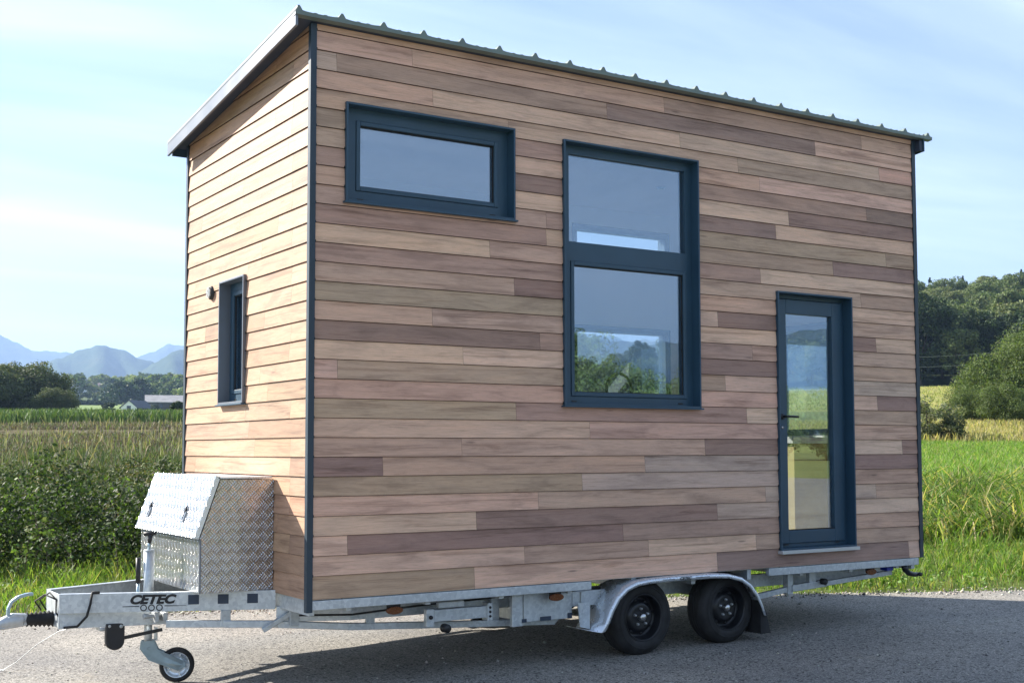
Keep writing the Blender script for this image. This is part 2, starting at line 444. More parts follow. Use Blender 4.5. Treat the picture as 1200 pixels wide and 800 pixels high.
def mountain(r, prof, half, seed):
    rg = np.random.default_rng(seed)
    bs = np.arange(prof[0][0], prof[-1][0]+.01, .12); pb = [p[0] for p in prof]; pe = [p[1] for p in prof]
    ridge = np.interp(bs, pb, pe)
    for f, a in ((1.3, .0010), (3.1, .0006), (8, .0003), (19, .00012)): ridge = ridge+a*np.sin(bs*f*2+rg.uniform(0, 6))
    ts = np.linspace(-1, 1, 25); V = []
    ph = rg.uniform(0, 6, 6)
    for t in ts:
        rr = r+t*half; top = EYE[2]+ridge*r
        g = np.where(True, 45, 0)
        s = (1-abs(t))**1.15
        z = g+(top-g)*s
        spur = np.sin(bs*2.3+t*5+ph[0])*np.sin(bs*1.4+ph[1]-t*3)+.5*np.sin(bs*5+t*9+ph[2])*np.sin(t*8+bs*1.5)
        z = z+spur*(top-g)*.10*np.sin(PI*min(1, abs(t)*1.3))*(1 if abs(t) > .02 else 0)
        X, Y = polar(bs, rr); V.append(np.c_[X, Y, np.minimum(z, top) if t < 0 else z])
    V = np.vstack(V); m = len(bs); n = len(ts)
    i = np.arange(n-1)[:, None]*m; j = np.arange(m-1)[None, :]
    F = np.stack([i+j, i+m+j, i+m+j+1, i+j+1], -1).reshape(-1, 4)
    o = quad_mesh('mountain', V, [F], M['mountain'], smooth=True); tag(o, kind='structure')
mountain(3300, [(2, .085), (5, .080), (8, .070), (10, .0655), (11.4, .0620), (12.3, .0585), (13.5, .052), (16, .045)], 900, 1)
mountain(4600, [(9.5, .050), (11, .060), (12, .0655), (12.62, .0709), (13.32, .0777), (13.84, .0799), (14.5, .0785), (15.28, .0759), (15.82, .0715), (16.6, .066), (18, .055)], 1300, 2)
mountain(3900, [(15, .052), (16, .064), (16.9, .073), (17.7, .0785), (19, .086), (21, .080), (24, .070), (28, .062), (33, .07), (40, .06), (46, .04)], 900, 3)
mountain(7400, [(0, .06), (4, .10), (7, .098), (8.5, .094), (10.03, .0857), (11.06, .0766), (12.44, .0747), (13.5, .070), (15, .067), (15.82, .0721), (16.36, .0776), (16.9, .0824), (17.46, .0813), (18.5, .080), (22, .088), (27, .078), (31, .088), (35.4, .096), (38, .0866), (42, .075), (50, .05)], 1500, 4)
mountain(6000, [(105, .03), (120, .075), (130, .10), (138, .085), (146, .09), (155, .07), (170, .085), (190, .04)], 1500, 5)

# ------------------------------------------------------------------ vegetation generators
def blades(n, pos, h, w, lean, cols, segs=2):
    """pos (n,3); returns verts, faces, tones; each blade a bent tapering strip"""
    a = rng.uniform(0, 2*PI, n); la = rng.uniform(0, 2*PI, n)
    side = np.c_[np.cos(a), np.sin(a), np.zeros(n)]; ld = np.c_[np.cos(la), np.sin(la), np.zeros(n)]
    up = np.array([[0, 0, 1.]])
    V = []
    for (t, ww) in ((0, 1.), (.45, .85), (.8, .5)):
        c = pos+up*(h*(t-.15*lean*t*t))[:, None]+ld*(h*lean*t*t)[:, None]
        V.append(c-side*(w*ww/2)[:, None]); V.append(c+side*(w*ww/2)[:, None])
    V.append(pos+up*(h*(1-.35*lean))[:, None]+ld*(h*lean)[:, None])
    V = np.stack(V, 1).reshape(-1, 3); k = np.arange(n)[:, None]*7
    F4 = np.concatenate([k+np.array([[0, 1, 3, 2]]), k+np.array([[2, 3, 5, 4]])]); F3 = k+np.array([[4, 5, 6]])
    return V, [F4, F3], np.concatenate([cols, cols, cols])

def leaves(c, size, nrm, cols, asp=.55):
    """rhombic folded leaves at c (n,3) facing nrm"""
    n = len(c); r = rng.normal(size=(n, 3)); a = np.cross(nrm, r); a /= np.linalg.norm(a, axis=1)[:, None]+1e-9
    b = np.cross(nrm, a); s = size[:, None]
    V = np.stack([c-a*s*.5, c+b*s*asp*.5-nrm*s*.06, c+a*s*.5-nrm*s*.12, c-b*s*asp*.5-nrm*s*.06], 1).reshape(-1, 3)
    k = np.arange(n)[:, None]*4
    return V, [k+np.array([[0, 1, 2, 3]])], cols

def palette(n, cols, jit=.25):
    c = np.array(cols)[rng.integers(0, len(cols), n)]
    return np.clip(c*(1+rng.uniform(-jit, jit, (n, 1)))*(1+rng.uniform(-.08, .08, (n, 3))), 0, 1)

def merge(parts):
    """parts: list of (V, [F...], tones) with the same face-size layout"""
    off = 0; V = []; Fs = {}; T = {}
    for (v, F, t) in parts:
        V.append(v); k = 0
        for f in F:
            Fs.setdefault(f.shape[1], []).append(f+off); T.setdefault(f.shape[1], []).append(t[k:k+len(f)]); k += len(f)
        off += len(v)
    keys = sorted(Fs, reverse=True)
    return np.vstack(V), [np.vstack(Fs[k]) for k in keys], np.vstack([np.vstack(T[k]) for k in keys])

def scatter(n, b0, b1, r0, r1):
    b = rng.uniform(b0, b1, n); r = np.sqrt(rng.uniform(r0*r0, r1*r1, n)); x, y = polar(b, r)
    return x, y, ground(x, y), r

G_BRIGHT = [(.12, .22, .04), (.16, .26, .05), (.09, .17, .03), (.20, .28, .07), (.26, .29, .10)]
G_DRY = [(.34, .29, .13), (.28, .25, .11), (.22, .23, .08)]
# short verge grass along the road edge
def verge():
    n = 90000
    x = rng.uniform(-6, 15, n); d = rng.uniform(-.12, 4.4, n)
    q = np.clip(x, -3, 12); sl = -.42-.0294*q; y = edge_y(x)+d*np.sqrt(1+sl*sl)
    cl = .5+.5*np.sin(x*3.1+np.sin(y*2.7)*2)*np.sin(y*3.7+x)
    keep = rng.uniform(0, 1, n) < (.45+.55*cl)*np.where(d < .15, .35, 1); x, y, d, cl = x[keep], y[keep], d[keep], cl[keep]; n = len(x)
    h = rng.uniform(.07, .18, n)*(.6+.6*cl)*np.clip(.45+d*.8, .3, 1.25)*np.where(cl > .8, 1.5, 1)
    dry = rng.uniform(0, 1, n) < np.where(d < .3, .35, .08)
    cols = np.where(dry[:, None], palette(n, G_DRY), palette(n, G_BRIGHT))
    V, F, T = blades(n, np.c_[x, y, ground(x, y)], h, rng.uniform(.006, .014, n), rng.uniform(.2, .9, n), cols)
    o = quad_mesh('verge_grass', V, F, M['grass'], T); tag(o, 'short bright green grass verge along the edge of the asphalt', 'grass', kind='stuff')
verge()
def reeds():
    n = 22000
    b = rng.uniform(43, 66, n); x0 = rng.uniform(6.5, 19, n); d = 3.4+rng.uniform(0, 1, n)**1.3*6.5
    q = np.clip(x0, -3, 12); sl = -.42-.0294*q; y0 = edge_y(x0)+d*np.sqrt(1+sl*sl); x = x0; y = y0
    cl = .5+.5*np.sin(x*1.9+np.sin(y*1.3)*2)*np.sin(y*2.1+x*.7)
    keep = rng.uniform(0, 1, n) < .3+.7*cl; x, y, cl, d = x[keep], y[keep], cl[keep], d[keep]; n = len(x)
    h = rng.uniform(.42, .95, n)*(.6+.45*cl)
    dry = rng.uniform(0, 1, n) < .22
    cols = np.where(dry[:, None], palette(n, [(.42, .36, .18), (.34, .30, .14)]), palette(n, [(.085, .15, .03), (.13, .22, .045), (.055, .10, .022), (.20, .27, .07)]))
    V, F, T = blades(n, np.c_[x, y, ground(x, y)], h, rng.uniform(.014, .036, n), rng.uniform(.3, 1.5, n), cols)
    o = quad_mesh('tall_grass', V, F, M['grass'], T); tag(o, 'tall arching reedy grass behind the verge at the rear of the wooden house', 'tall grass', kind='stuff')
reeds()
def meadow():
    n = 130000
    x, y, z, r = scatter(n, 36, 62, 20, 62)
    cl = .5+.5*np.sin(x*.6+np.sin(y*.5)*2)*np.sin(y*.8)
    cols = np.where((rng.uniform(0, 1, n) < .12+.1*cl)[:, None], palette(n, [(.36, .36, .16), (.30, .27, .17)]), palette(n, [(.15, .255, .05), (.195, .30, .065), (.12, .21, .04)]))
    V, F, T = blades(n, np.c_[x, y, z], rng.uniform(.07, .17, n)*(1+r/60), rng.uniform(.010, .022, n)*(r/30)**.6, rng.uniform(.2, .8, n), cols)
    o = quad_mesh('meadow_grass', V, F, M['grass'], T); tag(o, 'bright green meadow grass stretching back to the pale dry strip', 'meadow grass', kind='stuff')
    n = 42000
    x, y, z, r = scatter(n, 36, 62, 58, 86)
    cols = palette(n, [(.38, .32, .17), (.32, .27, .14), (.26, .24, .10), (.20, .22, .08), (.42, .37, .22)])
    V, F, T = blades(n, np.c_[x, y, z], rng.uniform(.3, .65, n), rng.uniform(.03, .07, n), rng.uniform(.1, .5, n), cols)
    o = quad_mesh('dry_grass', V, F, M['grass'], T); tag(o, 'strip of pale tan dry grass in front of the big bush', 'dry grass', kind='stuff')
    n = 14000
    x, y, z, r = scatter(n, 40, 60, 122, 222)
    cols = palette(n, [(.27, .27, .11), (.24, .26, .09), (.20, .24, .08)])
    V, F, T = blades(n, np.c_[x, y, z], rng.uniform(.12, .28, n), rng.uniform(.05, .13, n), rng.uniform(.1, .5, n), cols)
    o = quad_mesh('pasture_grass', V, F, M['grass'], T); tag(o, 'yellowing pasture below the dark edge of the wooded hill', 'pasture', kind='stuff')
meadow()
def left_field():
    n = 170000
    x, y, z, r = scatter(n, 3, 27, 17.5, 104); u = rng.uniform(0, 1, n)
    r2 = 24+(104-24)*rng.uniform(0, 1, n)**1.35; b = rng.uniform(0, 27, n); x, y = polar(b, r2); z = ground(x, y); r = r2
    cl = .5+.5*np.sin(x*.9+np.sin(y*.4)*2)*np.sin(y*.35+x*.2)
    near = np.clip((60-r)/35, 0, 1)
    g = palette(n, [(.09, .13, .045), (.12, .165, .055), (.07, .105, .04), (.17, .21, .08)]); br = palette(n, [(.125, .10, .08), (.165, .135, .10), (.10, .085, .065), (.21, .18, .13)])
    isg = rng.uniform(0, 1, n) < (.12+.60*near)*(.6+.6*cl)
    cols = np.where(isg[:, None], g, br)
    h = np.where(isg, rng.uniform(.12, .34, n), rng.uniform(.10, .24, n))*(.75+.5*cl)*np.where(rng.uniform(0, 1, n) < .06, 1.8, 1.)
    w = rng.uniform(.012, .03, n)*np.clip(r/30, .6, 2.4)
    V, F, T = blades(n, np.c_[x, y, z], h, w, rng.uniform(.1, .7, n), cols)
    o = quad_mesh('field_weeds', V, F, M['weed'], T); tag(o, 'weedy brown and green stubble field beyond the bramble hedge', 'field weeds', kind='stuff')
    n = 1700; r = 34+60*rng.uniform(0, 1, n)**.8; b = rng.uniform(4, 26, n); x, y = polar(b, r)
    yy = np.round(y/3.0)*3.0+rng.normal(0, .15, n); x = x; z = ground(x, yy)
    V, F, T = blades(n, np.c_[x, yy, z], rng.uniform(.35, .75, n), rng.uniform(.03, .07, n), rng.uniform(.0, .5, n), palette(n, [(.24, .27, .10), (.34, .31, .19), (.30, .26, .17)]))
    o = quad_mesh('stray_maize', V, F, M['weed'], T); tag(o, 'scattered pale self-sown maize stalks in the stubble field', 'maize stalks', kind='stuff')
    n = 26000
    x, y, z, r = scatter(n, -6, 30, 104, 128)
    V, F, T = blades(n, np.c_[x, y, z], rng.uniform(.8, 1.45, n), rng.uniform(.08, .18, n), rng.uniform(.1, .55, n), palette(n, [(.10, .165, .05), (.13, .20, .06), (.07, .12, .04), (.18, .23, .09)]))
    o = quad_mesh('maize_crop', V, F, M['weed'], T); tag(o, 'band of green standing maize along the far side of the field', 'maize crop', kind='stuff')
left_field()

def ell_noise(d, ph, amp):
    return 1+amp*(np.sin(d[:, 0]*3.1+ph[0])*np.sin(d[:, 1]*2.7+ph[1])+.6*np.sin(d[:, 2]*5.3+ph[2]+d[:, 0]*4.)+.35*np.sin(d[:, 1]*9+ph[3])*np.sin(d[:, 2]*8+ph[4]))

def clump_crown(R, H, base, nclump, per, lsize, cols, seed, shape='round', vary=.3):
    """leaf clumps spread through an uneven crown volume; returns mesh arrays and the clump centres"""
    global rng
    save = rng; rng = np.random.default_rng(seed)
    d = rng.normal(size=(nclump, 3)); d /= np.linalg.norm(d, axis=1)[:, None]
    ph = rng.uniform(0, 6, 6); rad = (rng.uniform(.30, 1., nclump)**.5)*ell_noise(d, ph, .16)
    if shape == 'cone':
        t = rng.uniform(0, 1, nclump); ang = rng.uniform(0, 2*PI, nclump); rr = R*(1-t)**.9*rng.uniform(.5, 1.05, nclump)
        C = np.c_[rr*np.cos(ang), rr*np.sin(ang), base+t*H-.12*rr]
        cs = R*.30*(1.05-t*.75)
    else:
        C = np.c_[d[:, 0]*R*rad, d[:, 1]*R*rad, base+H/2+d[:, 2]*H/2*rad]
        cs = R*rng.uniform(.20, .34, nclump)
    P, Nn, Cc, S = [], [], [], []
    for k in range(nclump):
        q = rng.normal(size=(per, 3)); q /= np.linalg.norm(q, axis=1)[:, None]
        rr = rng.uniform(.55, 1.08, per)**.6
        off = q*rr[:, None]*cs[k]*np.array([1, 1, .8])
        P.append(C[k]+off); nn = q*.8+rng.normal(size=(per, 3))*.55+np.array([0, 0, .35]); Nn.append(nn/np.linalg.norm(nn, axis=1)[:, None])
        tone = rng.uniform(1-vary, 1+vary)
        Cc.append(np.clip(palette(per, cols, .22)*tone, 0, 1)); S.append(rng.uniform(.6, 1.3, per)*lsize)
    r = leaves(np.vstack(P), np.concatenate(S), np.vstack(Nn), np.vstack(Cc)) if True else None
    rng = save
    return r, C

def trunk_mb(H, r, C, base, nl=7, seed=1):
    mb = MB(); rg = random.Random(seed)
    mb.tube([(0, 0, -.6), (0, 0, base*.5), (r*.5, 0, base), (r*.3, r*.6, base+(H-base)*.5), (0, r, base+(H-base)*.85)], [r*1.35, r, r*.85, r*.5, r*.12], 9)
    for k in range(nl):
        c = C[rg.randrange(len(C))]; z0 = base*rg.uniform(.7, 1.1)+(c[2]-base)*.25
        m = (c[0]*.45, c[1]*.45, z0+(c[2]-z0)*.6)
        mb.tube([(0, 0, z0), m, (c[0], c[1], c[2])], [r*.42, r*.26, r*.08], 6)
    return mb

def make_tree(name, label, cat, group, R, H, base, nclump, per, ls, cols, seed, shape='round', mat='far_leaf', r=.25, vary=.3):
    root = empty(name, (0, 0, 0)); tag(root, label, cat, group)
    (V, F, T), C = clump_crown(R, H-base, base, nclump, per, ls, cols, seed, shape, vary)
    quad_mesh('crown', V, F, M[mat], T, root)
    trunk_mb(H*.92, r, C, base, 7 if shape != 'cone' else 0, seed).build('trunk', M['bark'], root)
    return root

def place(o, x, y, s=1., rot=None, sink=0.1, sz=None):
    z = float(ground(x, y)); o.location = (x, y, z-sink); o.rotation_euler = (0, 0, random.uniform(0, 2*PI) if rot is None else rot)
    o.scale = (s, s, s*(sz or 1)); return o

# bramble hedge on the left
def hedge():
    root = empty('bramble_hedge', (0, 9, float(ground(0, 9)))); tag(root, 'dense dark green bramble hedge with small pale leaf highlights on the left', 'hedge')
    parts = []
    nc = 820
    x = rng.uniform(-6.5, 7.5, nc); dd = rng.uniform(0, 1, nc); d = 2.75+dd*3.1
    q = np.clip(x, -3, 12); sl = -.42-.0294*q; y = edge_y(x)+d*np.sqrt(1+sl*sl)
    top = .66+.17*np.sin(x*1.7+.4)+.14*np.sin(x*4.3+y)+.30*dd
    hole = np.sin(x*2.6+1)*np.sin(d*2.2+x)
    zz = rng.uniform(0.02, 1, nc)**.75*top*np.where(hole > .55, .55, 1)
    front = (dd < .35)
    cs = rng.uniform(.2, .36, nc)
    g = ground(x, y)
    nl = 120
    C = np.repeat(np.c_[x, y, g+zz], nl, 0); q = rng.normal(size=(nc*nl, 3)); q /= np.linalg.norm(q, axis=1)[:, None]
    off = q*(rng.uniform(.5, 1.1, nc*nl)**.6*np.repeat(cs, nl))[:, None]*np.array([1.1, 1.1, .8])
    P = C+off; P[:, 2] = np.maximum(P[:, 2], ground(P[:, 0], P[:, 1])+.02)
    nn = q*.6+rng.normal(size=(nc*nl, 3))*.6+np.array([0, 0, .5]); nn /= np.linalg.norm(nn, axis=1)[:, None]
    tone = np.repeat(rng.uniform(.5, 1.5, nc), nl)[:, None]
    cols = np.clip(palette(nc*nl, [(.026, .046, .017), (.036, .062, .021), (.020, .036, .015), (.065, .10, .032)], .35)*tone, 0, 1)
    parts.append(leaves(P, rng.uniform(.032, .07, nc*nl), nn, cols, .7))
    V, F, T = merge(parts)
    quad_mesh('foliage', V, F, M['leaf'], T, root)
    # arching canes with leaves sprouting above and in front
    P, Nn, S = [], [], []; mb = MB()
    for k in range(150):
        xx = rng.uniform(-6, 7); q0 = min(max(xx, -3), 12); sl = -.42-.0294*q0; dd = rng.choice([2.5, 2.7, 3.8, 5.0]); yy = float(edge_y(xx))+(dd+rng.uniform(-.2, .2))*math.sqrt(1+sl*sl)
        z0 = float(ground(xx, yy)); hh = rng.uniform(.35, .8) if dd < 3.5 else rng.uniform(.8, 1.35); a = rng.uniform(0, 2*PI); ln = rng.uniform(.15, .5)
        path = [(xx+math.cos(a)*ln*t*t, yy+math.sin(a)*ln*t*t, z0+hh*(t-.12*t*t)) for t in (0, .3, .6, .85, 1)]
        mb.tube(path, [.006, .005, .004, .003, .002], 4)
        for t in np.linspace(.2, 1, 16):
            c = np.array([xx+math.cos(a)*ln*t*t, yy+math.sin(a)*ln*t*t, z0+hh*(t-.12*t*t)]); 
            for _ in range(2):
                o = rng.normal(size=3)*.035; P.append(c+o); v = rng.normal(size=3)+np.array([0, 0, 1.2]); Nn.append(v/np.linalg.norm(v)); S.append(rng.uniform(.045, .085))
    V, F, T = leaves(np.array(P), np.array(S), np.array(Nn), palette(len(P), [(.12, .19, .05), (.09, .15, .04), (.17, .22, .08)]), .6)
    quad_mesh('shoot_leaves', V, F, M['leaf'], T, root)
    mb.build('canes', M['bark'], root)['kind'] = 'stuff'
hedge()
def loose_stones():
    n = 5200; x = rng.uniform(-7, 14, n); e = rng.uniform(0, 1, n); d = np.where(e < .6, rng.normal(-.12, .14, n), -rng.uniform(0, 9, n))
    q = np.clip(x, -3, 12); sl = -.42-.0294*q; y = edge_y(x)+d*np.sqrt(1+sl*sl)
    s = rng.uniform(.004, .012, n)*np.where(rng.uniform(0, 1, n) < .05, 1.9, 1); s = np.where(e < .6, s*1.3, s)
    base = np.array([[1, 0, 0], [0, 1, 0], [-1, 0, 0], [0, -1, 0], [0, 0, .7], [0, 0, -.7]], float)
    a = rng.uniform(0, 6.28, n); jit = rng.uniform(.65, 1.3, (n, 6, 1)); B = base[None]*jit*s[:, None, None]
    X = B[..., 0]*np.cos(a)[:, None]-B[..., 1]*np.sin(a)[:, None]; Y = B[..., 0]*np.sin(a)[:, None]+B[..., 1]*np.cos(a)[:, None]
    V = np.stack([X+x[:, None], Y+y[:, None], B[..., 2]+(plane_z(x, y)+.006+s*.4)[:, None]], -1).reshape(-1, 3)
    f = np.array([[0, 1, 4], [1, 2, 4], [2, 3, 4], [3, 0, 4], [1, 0, 5], [2, 1, 5], [3, 2, 5], [0, 3, 5]]); F = (np.arange(n)[:, None, None]*6+f[None]).reshape(-1, 3)
    T = np.repeat(palette(n, [(.45, .42, .37), (.33, .31, .28), (.12, .115, .11), (.55, .52, .46)], .2), 8, 0)
    o = quad_mesh('loose_gravel', V, [F], M['stone'], T); tag(o, 'loose pale chippings strewn over the asphalt and along its edge', 'gravel', kind='stuff')
loose_stones()
def undergrowth():
    nc = 1300; b = rng.uniform(3, 27, nc); r = 17.5+14*rng.uniform(0, 1, nc)**.8; x, y = polar(b, r); g = ground(x, y); nl = 60
    hh = rng.uniform(.02, .55, nc)*(.62+.38*np.sin(x*1.1+y*.7)*np.sin(x*.37-y*.9))
    C = np.repeat(np.c_[x, y, g+hh], nl, 0); q = rng.normal(size=(nc*nl, 3)); q /= np.linalg.norm(q, axis=1)[:, None]
    P = C+q*(rng.uniform(.3, 1.1, nc*nl)*np.repeat(rng.uniform(.15, .34, nc), nl))[:, None]*np.array([1.2, 1.2, .7]); P[:, 2] = np.maximum(P[:, 2], ground(P[:, 0], P[:, 1])+.02)
    nn = q*.5+rng.normal(size=(nc*nl, 3))*.7+np.array([0, 0, .4]); nn /= np.linalg.norm(nn, axis=1)[:, None]
    pal = palette(nc, [(.05, .075, .026), (.08, .11, .036), (.12, .14, .05), (.16, .14, .075), (.04, .06, .024)], .2)
    V, F, T = leaves(P, rng.uniform(.04, .10, nc*nl), nn, np.clip(np.repeat(pal, nl, 0)*rng.uniform(.7, 1.3, (nc*nl, 1)), 0, 1), .5)
    o = quad_mesh('undergrowth', V, F, M['weed'], T); tag(o, 'tangled olive green undergrowth between the bramble hedge and the stubble field', 'undergrowth', kind='stuff')
undergrowth()
def verge_weeds():
    n = 30000; x = rng.uniform(-6, 15, n); d = rng.uniform(-.05, 4.2, n); cl = np.sin(x*2.1+np.cos(d*3)*2)*np.sin(d*2.9+x*.6); k = (cl > .1) & (rng.uniform(0, 1, n) < .8); x, d = x[k], d[k]; n = len(x)
    q = np.clip(x, -3, 12); sl = -.42-.0294*q; y = edge_y(x)+d*np.sqrt(1+sl*sl)
    P = np.c_[x, y, ground(x, y)+rng.uniform(.02, .16, n)]; nn = rng.normal(size=(n, 3))*.5+np.array([0, 0, 1.]); nn /= np.linalg.norm(nn, axis=1)[:, None]
    V, F, T = leaves(P, rng.uniform(.025, .07, n), nn, palette(n, [(.12, .21, .05), (.17, .27, .07), (.09, .16, .04), (.24, .30, .12)]), .6)
    o = quad_mesh('verge_weeds', V, F, M['leaf'], T); tag(o, 'small broad leaved weeds growing through the short verge grass', 'weeds', kind='stuff')
verge_weeds()

# ------------------------------------------------------------------ trees
WILLOW = [(.095, .115, .045), (.075, .10, .04), (.12, .135, .055)]
OAK_D = [(.036, .060, .024), (.048, .074, .027), (.030, .052, .021)]
OAK_M = [(.11, .148, .054), (.13, .165, .06), (.095, .128, .048)]
OAK_L = [(.165, .195, .078), (.19, .215, .085), (.14, .17, .068)]
FIR = [(.022, .040, .022), (.030, .048, .026), (.018, .032, .018)]
BUSHC = [(.115, .155, .05), (.09, .13, .042), (.14, .175, .06), (.07, .105, .035)]

# the big bush and its neighbours on the right (about 110 m away)
bush = make_tree('hazel_bush', 'big rounded light green bush at the right edge behind the dry grass', 'bush', None, 6.4, 10.6, .3, 190, 420, .21, BUSHC, 31, r=.22, vary=.25, mat='leaf')
place(bush, *polar(56.3, 93), .66, .4)
bush2 = make_tree('hazel_bush', 'lower mid green bush against the left flank of the big rounded bush', 'bush', None, 4.4, 6.4, .2, 120, 380, .20, BUSHC, 33, r=.15, vary=.25, mat='leaf')
place(bush2, *polar(54.0, 90), .70, 1.)
bush3 = make_tree('hazel_bush', 'dark green bush behind the right flank of the big rounded bush', 'bush', None, 6.5, 11.5, .3, 120, 260, .30, OAK_L, 35, r=.22, mat='leaf')
place(bush3, *polar(58.9, 116), .9, 1.)
low = copy_tree(bush2); low['label'] = 'low green bush spreading in front of the big rounded bush'; place(low, *polar(54.2, 84), .42, 2.2)
low = copy_tree(bush2); low['label'] = 'small low bush at the far left foot of the big rounded bush'; place(low, *polar(52.7, 86), .36, 4.)
shrub = make_tree('thorn_shrub', 'low greyish green shrub beside the rear corner of the wooden house', 'shrub', None, 1.9, 2.9, .1, 46, 170, .16, [(.17, .19, .11), (.13, .15, .08), (.21, .21, .13)], 41, r=.06, mat='leaf')
place(shrub, *polar(50.95, 61), .76, 0)
shrub2 = make_tree('thorn_shrub', 'small dark shrub at the left end of the dry grass strip', 'shrub', None, 1.5, 2.0, .1, 36, 170, .15, [(.06, .08, .035), (.09, .10, .05)], 43, r=.05, mat='leaf')
place(shrub2, *polar(51.75, 60), .6, 0)

# left: clump of full trees behind the maize
will = make_tree('willow_tree', 'broad dark green willow, highest of the clump behind the maize on the left', 'tree', 'willow clump behind the maize', 6.4, 8.6, .4, 150, 200, .42, WILLOW, 51, r=.35, vary=.28)
place(will, *polar(11.25, 186), .80, 0)
for (b, r, s, lab, rr) in ((9.95, 182, .70, 'olive willow at the left edge of the clump behind the maize', 1.2), (12.2, 176, .40, 'small green willow at the right end of the clump behind the maize', 2.6), (10.6, 192, .70, 'willow in the middle of the clump behind the maize', 3.9), (8.9, 180, .8, 'willow just outside the left end of the clump behind the maize', 5)):
    c = copy_tree(will); c['label'] = lab; place(c, *polar(b, r), s, rr)

# broadleaf and fir prototypes for the hill and the far woods
def protos():
    L = []
    for k, (nm, cols, R, H, lab) in enumerate((('broadleaf_tree', OAK_D, 5.6, 13.5, 'dark green broadleaf tree in the wood on the right-hand hill'),
                                   ('broadleaf_tree', OAK_M, 6.0, 13, 'mid green broadleaf tree in the wood on the right-hand hill'),
                                   ('broadleaf_tree', OAK_L, 5.4, 12, 'pale green broadleaf tree in the wood on the right-hand hill'),
                                   ('broadleaf_tree', OAK_M, 4.6, 14, 'tall narrow green broadleaf tree in the wood on the right-hand hill'))):
        L.append(make_tree(nm, lab, 'tree', ['dark trees on the hill', 'mid green trees on the hill', 'pale green trees on the hill', 'narrow trees on the hill'][k], R, H, 2., 85, 130, .58, cols, 60+k, r=.3, vary=.25))
    L.append(make_tree('fir_tree', 'pointed dark fir standing up from the ridge of the wooded hill', 'tree', 'firs on the hill ridge', 3.0, 15, .8, 120, 40, .6, FIR, 70, 'cone', r=.22, vary=.15))
    return L
PR = protos(); used = [0]*5
def hill_tree(k, b, r, s, sz=1.):
    o = PR[k] if used[k] == 0 else copy_tree(PR[k]); used[k] += 1
    x, y = polar(b, r); return place(o, x, y, s, sz=sz)
random.seed(5)
# dark foot of the wood, then row upon row up the slope
for r, b0, b1, st, ks, s0, s1 in ((232, 47.6, 60, .95, (0, 0, 0, 3), .95, 1.25), (246, 46, 61, 1.15, (0, 2, 1), 1.0, 1.3), (266, 45, 61, 1.1, (2, 1, 3), 1.0, 1.25),
                                  (290, 45, 61, 1.15, (1, 0, 2, 1), .9, 1.2), (316, 44, 61, 1.1, (1, 2, 2, 0), .85, 1.15), (344, 44, 61, 1.05, (1, 2, 1, 2), .85, 1.1), (374, 44, 61, 1.0, (2, 1, 0, 1), .85, 1.1),
                                  (406, 43, 61, .95, (1, 0, 2, 2), .85, 1.1), (438, 43, 61, .9, (1, 2, 1, 2), .8, 1.05), (468, 43, 61, .85, (0, 1, 0, 1), .8, 1.0), (492, 43, 61, .8, (0, 1, 0), .75, .95)):
    b = b0
    while b < b1:
        hill_tree(random.choice(ks), b+random.uniform(-.25, .25), r+random.uniform(-9, 9), random.uniform(s0, s1)*.84, random.uniform(.88, 1.12)); b += st*.86*random.uniform(.85, 1.15)
b = 32.5
while b < 47.4:
    hill_tree(random.choice((1, 2, 1, 2, 0)), b+random.uniform(-.2, .2), 236+random.uniform(-7, 7), random.uniform(.46, .62) if b < 42 else random.uniform(.62, .85)); b += random.uniform(.75, 1.15)
b = 33
while b < 45:
    hill_tree(random.choice((1, 2, 0)), b+random.uniform(-.3, .3), 285+random.uniform(-12, 12), random.uniform(.6, .8)); b += random.uniform(.9, 1.5)
b = 43.5
while b < 60:
    hill_tree(4, b, 486+random.uniform(-12, 14), random.uniform(.66, .92), random.uniform(.9, 1.15)); b += random.choice((.16, .25, .4, .7))
print('hill trees', used)

# trees across the parking area, behind the camera
bk = make_tree('roadside_tree', 'full green tree standing across the field behind the photographer', 'tree', 'trees behind the photographer', 6.2, 10, .4, 120, 200, .38, [(.10, .15, .045), (.13, .18, .055), (.08, .12, .04)], 81, r=.28)
first = True
for (b, r, s) in ((118, 125, 1.05), (123, 118, .9), (127.5, 123, .8), (131.5, 116, .8), (134, 128, .95), (136.2, 122, .8), (138.5, 120, .95), (141.5, 124, 1.0), (144.5, 117, .8), (147, 125, .9), (150, 126, .95), (154, 119, .9), (160, 124, 1.), (168, 120, .9), (180, 128, 1.1), (108, 130, 1.)):
    o = bk if first else copy_tree(bk); first = False; place(o, *polar(b, r), s)

